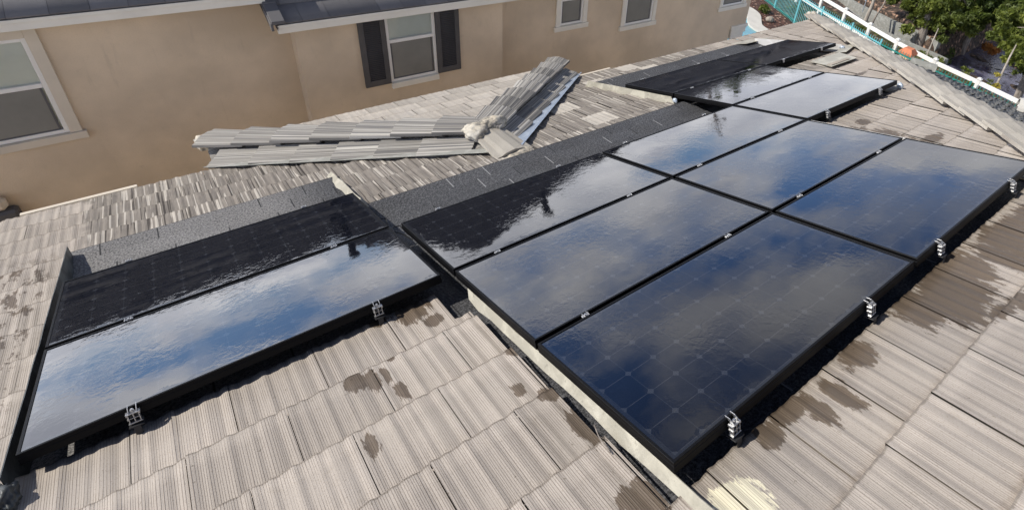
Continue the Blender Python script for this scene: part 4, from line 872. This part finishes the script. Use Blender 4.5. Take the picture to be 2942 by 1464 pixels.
def spline(pts, k=5):
    out = []; n = len(pts)
    for i in range(n - 1):
        p0, p1, p2, p3 = [np.array(pts[max(0, min(n - 1, j))]) for j in (i - 1, i, i + 1, i + 2)]
        for s in range(k):
            t = s / k; out.append(tuple(.5 * ((2 * p1) + (-p0 + p2) * t + (2 * p0 - 5 * p1 + 4 * p2 - p3) * t * t + (-p0 + 3 * p1 - 3 * p2 + p3) * t ** 3)))
    out.append(tuple(pts[-1])); return out
band(m, spline(cp_), .33, -6.9, -6.30); o = m.build('curb', M_curb); tag(o, 'pale curving concrete pool curb beside the tan house corner', 'curb')
m = MB(); m.prism([(16.0, 8, -6.41), (19.95, 8.0, -6.41), (20.0, 11.3, -6.41), (20.5, 12.2, -6.41), (21.2, 13.1, -6.41), (21.2, 14.5, -6.41), (16, 14.5, -6.41)], (0, 0, .03)); o = m.build('pool_water', M_pool); o['kind'] = 'structure'
o = blob('rock', (21.38, 11.90, -6.28), .20, .17, .15, M_rock, None, 31, sub=3, amp=.2); tag(o, 'round pale rock lying on the red bark mulch', 'rock')
def foliage(name, centers, n, size, mat, parent=None, seed=0, flat=.8, stretch=1.0):
    """leaf clumps: centers = [(x,y,z,r)]"""
    rng = np.random.default_rng(seed); cs = np.array(centers, float); w = cs[:, 3] ** 2; w /= w.sum(); idx = rng.choice(len(cs), n, p=w)
    d = rng.normal(size=(n, 3)); d /= np.linalg.norm(d, axis=1)[:, None]; rad = cs[idx, 3] * (rng.random(n) ** .38); pos = cs[idx, :3] + d * rad[:, None] * np.array([1, 1, flat])
    a = rng.normal(size=(n, 3)); a[:, 2] += .4; a /= np.linalg.norm(a, axis=1)[:, None]; b = np.cross(a, rng.normal(size=(n, 3))); b /= np.linalg.norm(b, axis=1)[:, None]
    s = size * (.55 + .9 * rng.random(n))[:, None]; V = np.stack([pos - a * s * .5, pos + b * s * .16, pos + a * s * .5, pos - b * s * .16], 1).reshape(-1, 3)
    me = bpy.data.meshes.new(name); me.vertices.add(4 * n); me.vertices.foreach_set('co', V.astype(np.float32).ravel()); me.loops.add(4 * n); me.loops.foreach_set('vertex_index', np.arange(4 * n, dtype=np.int32)); me.polygons.add(n)
    me.polygons.foreach_set('loop_start', np.arange(0, 4 * n, 4, dtype=np.int32)); me.polygons.foreach_set('loop_total', np.full(n, 4, np.int32)); me.update(calc_edges=True)
    crn = rng.random(len(cs)); at = me.attributes.new('leaf_rnd', 'FLOAT', 'POINT'); at.data.foreach_set('value', np.repeat(np.clip(.55 * crn[idx] + .45 * rng.random(n), 0, 1), 4).astype(np.float32))
    return link_mesh(name, me, mat, parent)
o = foliage('shrub', [(22.1, 12.75, -6.2, .22), (22.2, 12.9, -6.15, .2), (22.0, 12.9, -6.15, .18)], 500, .16, M_leaf, seed=3); tag(o, 'small green shrub in the bark mulch bed', 'shrub')
# fences -----------------------------------------------------------
tf = tag(empty('teal_fence', (0, 0, 0)), 'teal metal picket fence inside the white fence', 'fence')
TP = [(25.0, 17.0), (24.15, 15.1), (23.25, 13.05), (22.45, 11.25), (21.90, 9.70), (21.38, 7.90), (20.85, 6.30), (20.50, 4.45), (20.35, 2.6), (20.20, .8), (20.1, -1.2), (20.0, -3.4)]
for i, (x, y) in enumerate(TP):
    m = MB(); m.abox(x - .03, y - .03, -6.5, x + .03, y + .03, -4.95); o = m.build('post', M_tealpale if i < 7 else M_teal, tf)
for (x0, y0), (x1, y1) in zip(TP[:-1], TP[1:]):
    d = Vector((x1 - x0, y1 - y0, 0)); nrm = Vector((-d.y, d.x, 0)).normalized()
    pale = y0 > 6.5
    for z in (-6.30, -5.17):
        m = MB(); m.box(Vector((x0, y0, z)) - nrm * .02, d, nrm * .04, (0, 0, .045)); m.build('rail', M_tealpale if pale and z > -6 else M_teal, tf)
    m = MB(); k = int(d.length / .115)
    for j in range(1, k):
        q = Vector((x0, y0, 0)) + d * (j / k); m.tube([(q.x, q.y, -6.42), (q.x, q.y, -5.0)], .011, 4)
    o = m.build('picket_bay', M_tealpale if pale else M_teal, tf)
wf = tag(empty('white_fence', (0, 0, 0)), 'white vinyl post and rail fence with picket band behind the teal fence', 'fence')
WP = [(26.1, 15.0), (25.3, 13.2), (24.59, 11.40), (23.95, 9.69), (23.24, 8.02), (22.67, 6.42), (22.19, 4.57), (21.98, 2.79), (21.69, 1.165), (21.5, -.6), (21.4, -2.4)]
for (x, y) in WP:
    m = MB(); m.abox(x - .065, y - .065, -6.5, x + .065, y + .065, -5.36); m.abox(x - .085, y - .085, -5.36, x + .085, y + .085, -5.31); m.abox(x - .05, y - .05, -5.31, x + .05, y + .05, -5.28); m.build('post', M_vinyl, wf, bevel=.008)
for (x0, y0), (x1, y1) in zip(WP[:-1], WP[1:]):
    d = Vector((x1 - x0, y1 - y0, 0)); nrm = Vector((-d.y, d.x, 0)).normalized()
    m = MB(); m.box(Vector((x0, y0, -5.55)) - nrm * .035, d, nrm * .07, (0, 0, .16)); m.build('rail', M_vinyl, wf, bevel=.008)
    m = MB(); m.box(Vector((x0, y0, -6.12)) - nrm * .025, d, nrm * .05, (0, 0, .15)); m.build('rail', M_vinyl, wf)
# peach pillar with terracotta cap
pl = tag(empty('pillar', (21.6, 5.45, -6.4)), 'small peach pillar with orange terracotta cap by the white fence', 'pillar')
m = MB(); m.abox(-.22, -.22, 0, .22, .22, 1.05); m.build('shaft', M_pier, pl, bevel=.01); m = MB(); m.add([(-.27, -.27, 1.05), (.27, -.27, 1.05), (.27, .27, 1.05), (-.27, .27, 1.05), (-.27, -.27, 1.12), (.27, -.27, 1.12), (.27, .27, 1.12), (-.27, .27, 1.12), (-.15, -.15, 1.28), (.15, -.15, 1.28), (.15, .15, 1.28), (-.15, .15, 1.28)], [(3, 2, 1, 0), (0, 1, 5, 4), (1, 2, 6, 5), (2, 3, 7, 6), (3, 0, 4, 7), (4, 5, 9, 8), (5, 6, 10, 9), (6, 7, 11, 10), (7, 4, 8, 11), (8, 9, 10, 11)]); m.build('cap', M_terra, pl)
# curved vent covers on the far slope
def half_round(loc, d, r_, L, lab, mat):
    m = MB(); d = Vector(d).normalized(); s = d.cross(Vector((0, 0, 1))).normalized(); up = s.cross(d); K = 10; vs = []
    for t in (0, 1):
        for rr in (r_, r_ - .015):
            for k in range(K + 1):
                a = math.pi * k / K; vs.append(Vector(loc) + d * (L * (t - .5)) + s * math.cos(a) * rr + up * math.sin(a) * rr)
    n = K + 1; fs = []
    for k in range(K): fs += [(k, k + 1, 2 * n + k + 1, 2 * n + k), (n + k, 3 * n + k, 3 * n + k + 1, n + k + 1), (k, n + k, n + k + 1, k + 1), (2 * n + k, 2 * n + k + 1, 3 * n + k + 1, 3 * n + k)]
    fs += [(0, 2 * n, 3 * n, n), (K, n + K, 3 * n + K, 2 * n + K)]
    m.add(vs, fs); o = m.build('vent_cover', mat, house); o['label'] = lab
half_round((9.0, .50, -1.08), (.35, -1, 0), .12, .42, 'mottled half-round vent cover behind the long hip', M_concrete)
half_round((8.45, -1.38, -.84), (.35, -1, 0), .14, .5, 'pale half-round vent cover at the right edge', M_curb)
# drain channel, walls, rocks
m = MB(); band(m, spline([(31.5, 18), (29.9, 14.5), (28.75, 11.6), (28.5, 10.5), (28.15, 9.0), (27.95, 7.45), (27.6, 6.45)]), .10, -7.9, -6.35); o = m.build('retaining_wall', M_concrete); tag(o, 'stained grey concrete retaining wall below the leafy bank', 'wall')
m = MB(); band(m, spline([(29.5, 16.5), (28.4, 13.6), (27.38, 11.27), (26.6, 9.4), (26.2, 7.78), (26.15, 6.94), (26.05, 5.81), (25.95, 5.3)]), .08, -7.9, -6.42); o = m.build('kerb_wall', M_concrete); tag(o, 'low concrete kerb wall just behind the white fence', 'wall')
hr = tag(empty('handrail'), 'thin grey metal handrail above the drain wall', 'handrail'); m = MB()
m.tube([(29.3, 13.6, -5.9), (28.5, 11.6, -5.9), (28.15, 10.9, -5.9)], .025, 6); m.build('rail', M_galv, hr); m = MB(); m.tube([(28.15, 10.9, -5.9), (28.15, 10.9, -6.5)], .025, 6); m.build('post', M_galv, hr)
m = MB(); m.prism([(27.2, 6.3, -7.46), (27.9, 6.4, -7.46), (30.2, 7.9, -7.46), (34.0, 9.0, -7.46), (38, 8.0, -7.46), (40, 2, -7.46), (38, -8, -7.46), (25.2, -10, -7.46), (25.0, 1, -7.46), (26.1, 4.6, -7.46)], (0, 0, .02)); o = m.build('creek_water', M_pond); o['kind'] = 'structure'
for i, (x, y, z, r_) in enumerate([(27.15, 8.3, -7.25, .34), (27.0, 9.1, -7.3, .25), (27.2, 7.35, -7.3, .24), (27.0, 6.75, -7.35, .28), (27.3, 10.1, -7.3, .25), (26.8, 7.8, -7.35, .2), (27.35, 6.2, -7.3, .22)]):
    o = blob('boulder', (x, y, z), r_ * 1.3, r_, r_ * .75, M_rock, None, 40 + i, sub=3, amp=.3, rot=i); tag(o, ['largest pale boulder in the drain channel', 'boulder left of the largest one in the drain channel', 'boulder close to the foot of the thick trunk', 'boulder right of the thick trunk foot', 'farthest boulder up the drain channel', 'small boulder near the kerb wall', 'boulder where the drain meets the creek'][i], 'boulder', 'boulders in the drain channel')
# trees ------------------------------------------------------------
def tree(name, base, lean, h, r0, crown, nleaf, leafmat, lab, seed, bmat=M_bark, size=.24, limbs=6):
    rt = empty(name, base); rg = random.Random(seed); rng = np.random.default_rng(seed)
    top = Vector(lean); pts = [Vector((0, 0, -.5)), Vector((0, 0, 0)) + top * .0, top * .35 + Vector((rg.uniform(-.1, .1), rg.uniform(-.1, .1), h * .35)), top * .7 + Vector((0, 0, h * .7)), top + Vector((0, 0, h))]
    m = MB(); m.tube(pts, [r0 * 1.15, r0, r0 * .8, r0 * .55, r0 * .2], 9); m.build('trunk', bmat, rt, sm=True)
    cs = [(x, y, z, r_) for x, y, z, r_ in crown]
    for i in range(min(limbs, len(cs))):
        c_ = Vector(cs[i][:3]) - Vector(base); s = pts[2].lerp(pts[4], rg.uniform(.1, .8)); l_ = MB(); mid = s.lerp(c_, .5) + Vector((rg.uniform(-.2, .2), rg.uniform(-.2, .2), .15)); l_.tube([s, mid, c_], [r0 * .38, r0 * .25, r0 * .08], 6); l_.build('limb', bmat, rt, sm=True)
    sub = []
    for (x, y, z, r_) in cs:
        for _ in range(26):
            d = Vector((rg.gauss(0, 1), rg.gauss(0, 1), rg.gauss(0, .8))).normalized() * r_ * rg.uniform(.35, 1.18); sub.append((x - base[0] + d.x, y - base[1] + d.y, z - base[2] + d.z, r_ * rg.uniform(.12, .32)))
    foliage('crown', sub, nleaf, size, leafmat, rt, seed=seed, flat=.75)
    tag(rt, lab, 'tree', 'trees on the bank beyond the fence'); return rt
EOFMARK = 0
tree('pine_tree', (27.72, 7.35, -7.2), (.7, .5, 0), 4.6, .24, [(28.2, 7.6, -5.3, 1.2), (28.0, 6.5, -5.4, .95), (28.6, 8.9, -5.0, 1.0), (28.6, 7.1, -4.6, 1.2), (29.4, 9.4, -4.4, 1.1), (29.6, 6.3, -5.2, 1.0), (30.6, 7.4, -4.4, 1.2)], 26000, M_leaf, 'bushy green pine with a thick leaning grey trunk by the drain', 51)
tree('pine_tree', (30.6, 6.3, -7.0), (.3, .3, 0), 4.2, .2, [(30.0, 5.9, -4.8, 1.0), (30.4, 5.2, -4.6, 1.1), (30.6, 6.5, -4.6, 1.1), (31.6, 5.3, -4.0, 1.2), (29.4, 6.2, -5.0, .8)], 20000, M_leafdark, 'darker pine between the other two, leaning over the water', 52)
tree('pine_tree', (26.9, 2.3, -7.4), (.6, .4, 0), 4.4, .17, [(26.6, 3.1, -4.9, .75), (27.2, 3.7, -4.5, .9), (26.2, 2.6, -5.3, .65), (27.0, 2.6, -4.6, .9), (26.4, 2.2, -5.0, .9), (28.0, 3.3, -4.0, 1.0), (28.2, 4.2, -4.4, .7)], 20000, M_leaf, 'yellow green pine at the right edge of the picture', 53)
tree('pine_tree', (36.5, 9.5, -6.4), (0, 0, 0), 6, .25, [(36, 9.0, -3.6, 1.8), (37.5, 10.5, -3, 1.8), (35.2, 10.5, -3.4, 1.5), (38.5, 8.5, -2.6, 1.8), (36.5, 7.3, -3.8, 1.4)], 20000, M_leafdark, 'dark pine farther up the bank behind the bushy one', 54)
tree('pine_tree', (37.5, 5.0, -6.8), (0, 0, 0), 6, .25, [(37, 5.0, -3.6, 1.7), (38.5, 6.0, -3, 1.8), (38.5, 3.8, -2.8, 1.8), (36.0, 3.4, -4.0, 1.3)], 18000, M_leaf, 'pine at the top right, farther back beyond the water', 55)
# bare and thin trunks
def thin(name, pts, r_, mat, lab, cat='tree', leaves=None):
    rt = empty(name, pts[0]); m = MB(); n = len(pts); m.tube([Vector(p) - Vector(pts[0]) for p in pts], [r_ * (1 - .6 * i / (n - 1)) for i in range(n)], 8); m.build('trunk', mat, rt, sm=True)
    if leaves:
        cs, n_, s_, mt = leaves; foliage('leaves', [(x - pts[0][0], y - pts[0][1], z - pts[0][2], q) for x, y, z, q in cs], n_, s_, mt, rt, seed=int(r_ * 1000))
    tag(rt, lab, cat); return rt
thin('bare_tree', [(26.6, 9.95, -7.2), (26.7, 9.9, -6.4), (26.7, 9.85, -5.7), (26.9, 9.95, -4.9), (27.1, 10.0, -4.0)], .13, M_barkpale, 'pale smooth leaning trunk beside the drain wall')
thin('bare_tree', [(27.1, 9.75, -7.1), (27.2, 9.7, -6.2), (27.6, 9.7, -5.6), (28.1, 9.9, -5.0)], .06, M_bark, 'thin crooked dark trunk right of the pale trunk')
thin('sapling', [(24.6, 5.75, -6.6), (25.0, 5.9, -5.9), (25.3, 6.0, -5.1)], .045, M_barkpale, 'slim bare sapling behind the white rail')
thin('sapling', [(24.6, 2.75, -6.9), (24.9, 2.85, -6.1), (25.4, 3.0, -5.2), (25.9, 3.1, -4.7)], .06, M_barkpale, 'forked sapling with yellow leaves at the water edge', leaves=([(24.75, 2.8, -6.3, .16), (24.9, 3.0, -5.9, .12)], 130, .13, M_leafyellow))
o = foliage('orange_bush', [(31.0, 5.35, -6.75, .28), (30.8, 5.0, -6.85, .22), (31.4, 5.0, -6.9, .2)], 420, .20, M_leaforange, seed=9); tag(o, 'orange leaved bush on the far bank of the creek', 'bush')
o = foliage('bush', [(29.2, 6.6, -7.2, .5), (28.4, 6.2, -7.4, .35), (30.0, 7.1, -7.0, .5)], 1500, .18, M_leafdark, seed=10); tag(o, 'low brushy growth where the creek meets the drain', 'bush')
for i in range(0): pass
sc = foliage('weeds', [(random.uniform(23.6, 25.6), random.uniform(3, 13), -6.38, random.uniform(.15, .35)) for _ in range(60)], 6000, .14, M_leaf, seed=12, flat=.3); tag(sc, 'weedy green ground cover behind the white fence', 'weeds', kind='stuff')

# distant bank, houses and trees beyond the garden (seen in the panels' reflections)
def hill_z(a, r): return -7.5 + (r - 60) * .105 * (1 + .25 * math.sin(a * 5) + .12 * math.sin(a * 13 + 1))
me = bpy.data.meshes.new('hills'); V = []; F = []; NA = 90
for r_ in (60, 85, 120, 160):
    for i in range(NA): a = 2 * math.pi * i / NA; V.append((r_ * math.sin(a), r_ * math.cos(a), hill_z(a, r_) if r_ < 150 else -9))
for k in range(3):
    for i in range(NA): F.append((k * NA + i, k * NA + (i + 1) % NA, (k + 1) * NA + (i + 1) % NA, (k + 1) * NA + i))
me.from_pydata(V, [], F); o = link_mesh('hills', me, M_litter); smooth(o); o['kind'] = 'structure'
fh = tag(empty('distant_house', (60, 44, -6.5)), 'distant mauve brown house with a tiled hip roof across the drain', 'house')
m = MB(); m.abox(-9, -6, -2, 9, 6, 5.6); m.build('wall', M_mauve, fh); m = MB(); m.add([(-10, -7, 5.4), (10, -7, 5.4), (10, 7, 5.4), (-10, 7, 5.4), (-4, 0, 8.4), (4, 0, 8.4)], [(0, 1, 5, 4), (1, 2, 5), (2, 3, 4, 5), (3, 0, 4), (3, 2, 1, 0)]); m.build('roof', M_slate, fh)
for wx in (-6, -2, 2, 6):
    m = MB(); m.abox(wx - .7, -6.05, 2.6, wx + .7, -6.0, 4.2); m.build('window', M_shutter, fh)
tree('round_tree', (46, 40, -6.4), (0, 0, 0), 7, .3, [(46, 40, -1.2, 2.2), (47.5, 39, -.2, 2.0), (45, 41.5, -.4, 2.0), (46, 40, 1.0, 1.7)], 9000, M_leafdark, 'round dark tree far beyond the garden', 61, size=.5)
pole = tag(empty('utility_pole', (31.0, 28.0, -6.4)), 'tall dark utility pole far beyond the neighbouring house', 'pole')
m = MB(); m.tube([(0, 0, -.5), (.05, 0, 5), (0, .1, 10.8)], [.20, .17, .13], 8); m.build('shaft', M_bark, pole, sm=True); m = MB(); m.abox(-1.0, -.06, 9.6, 1.0, .06, 9.75); m.build('crossarm', M_bark, pole)
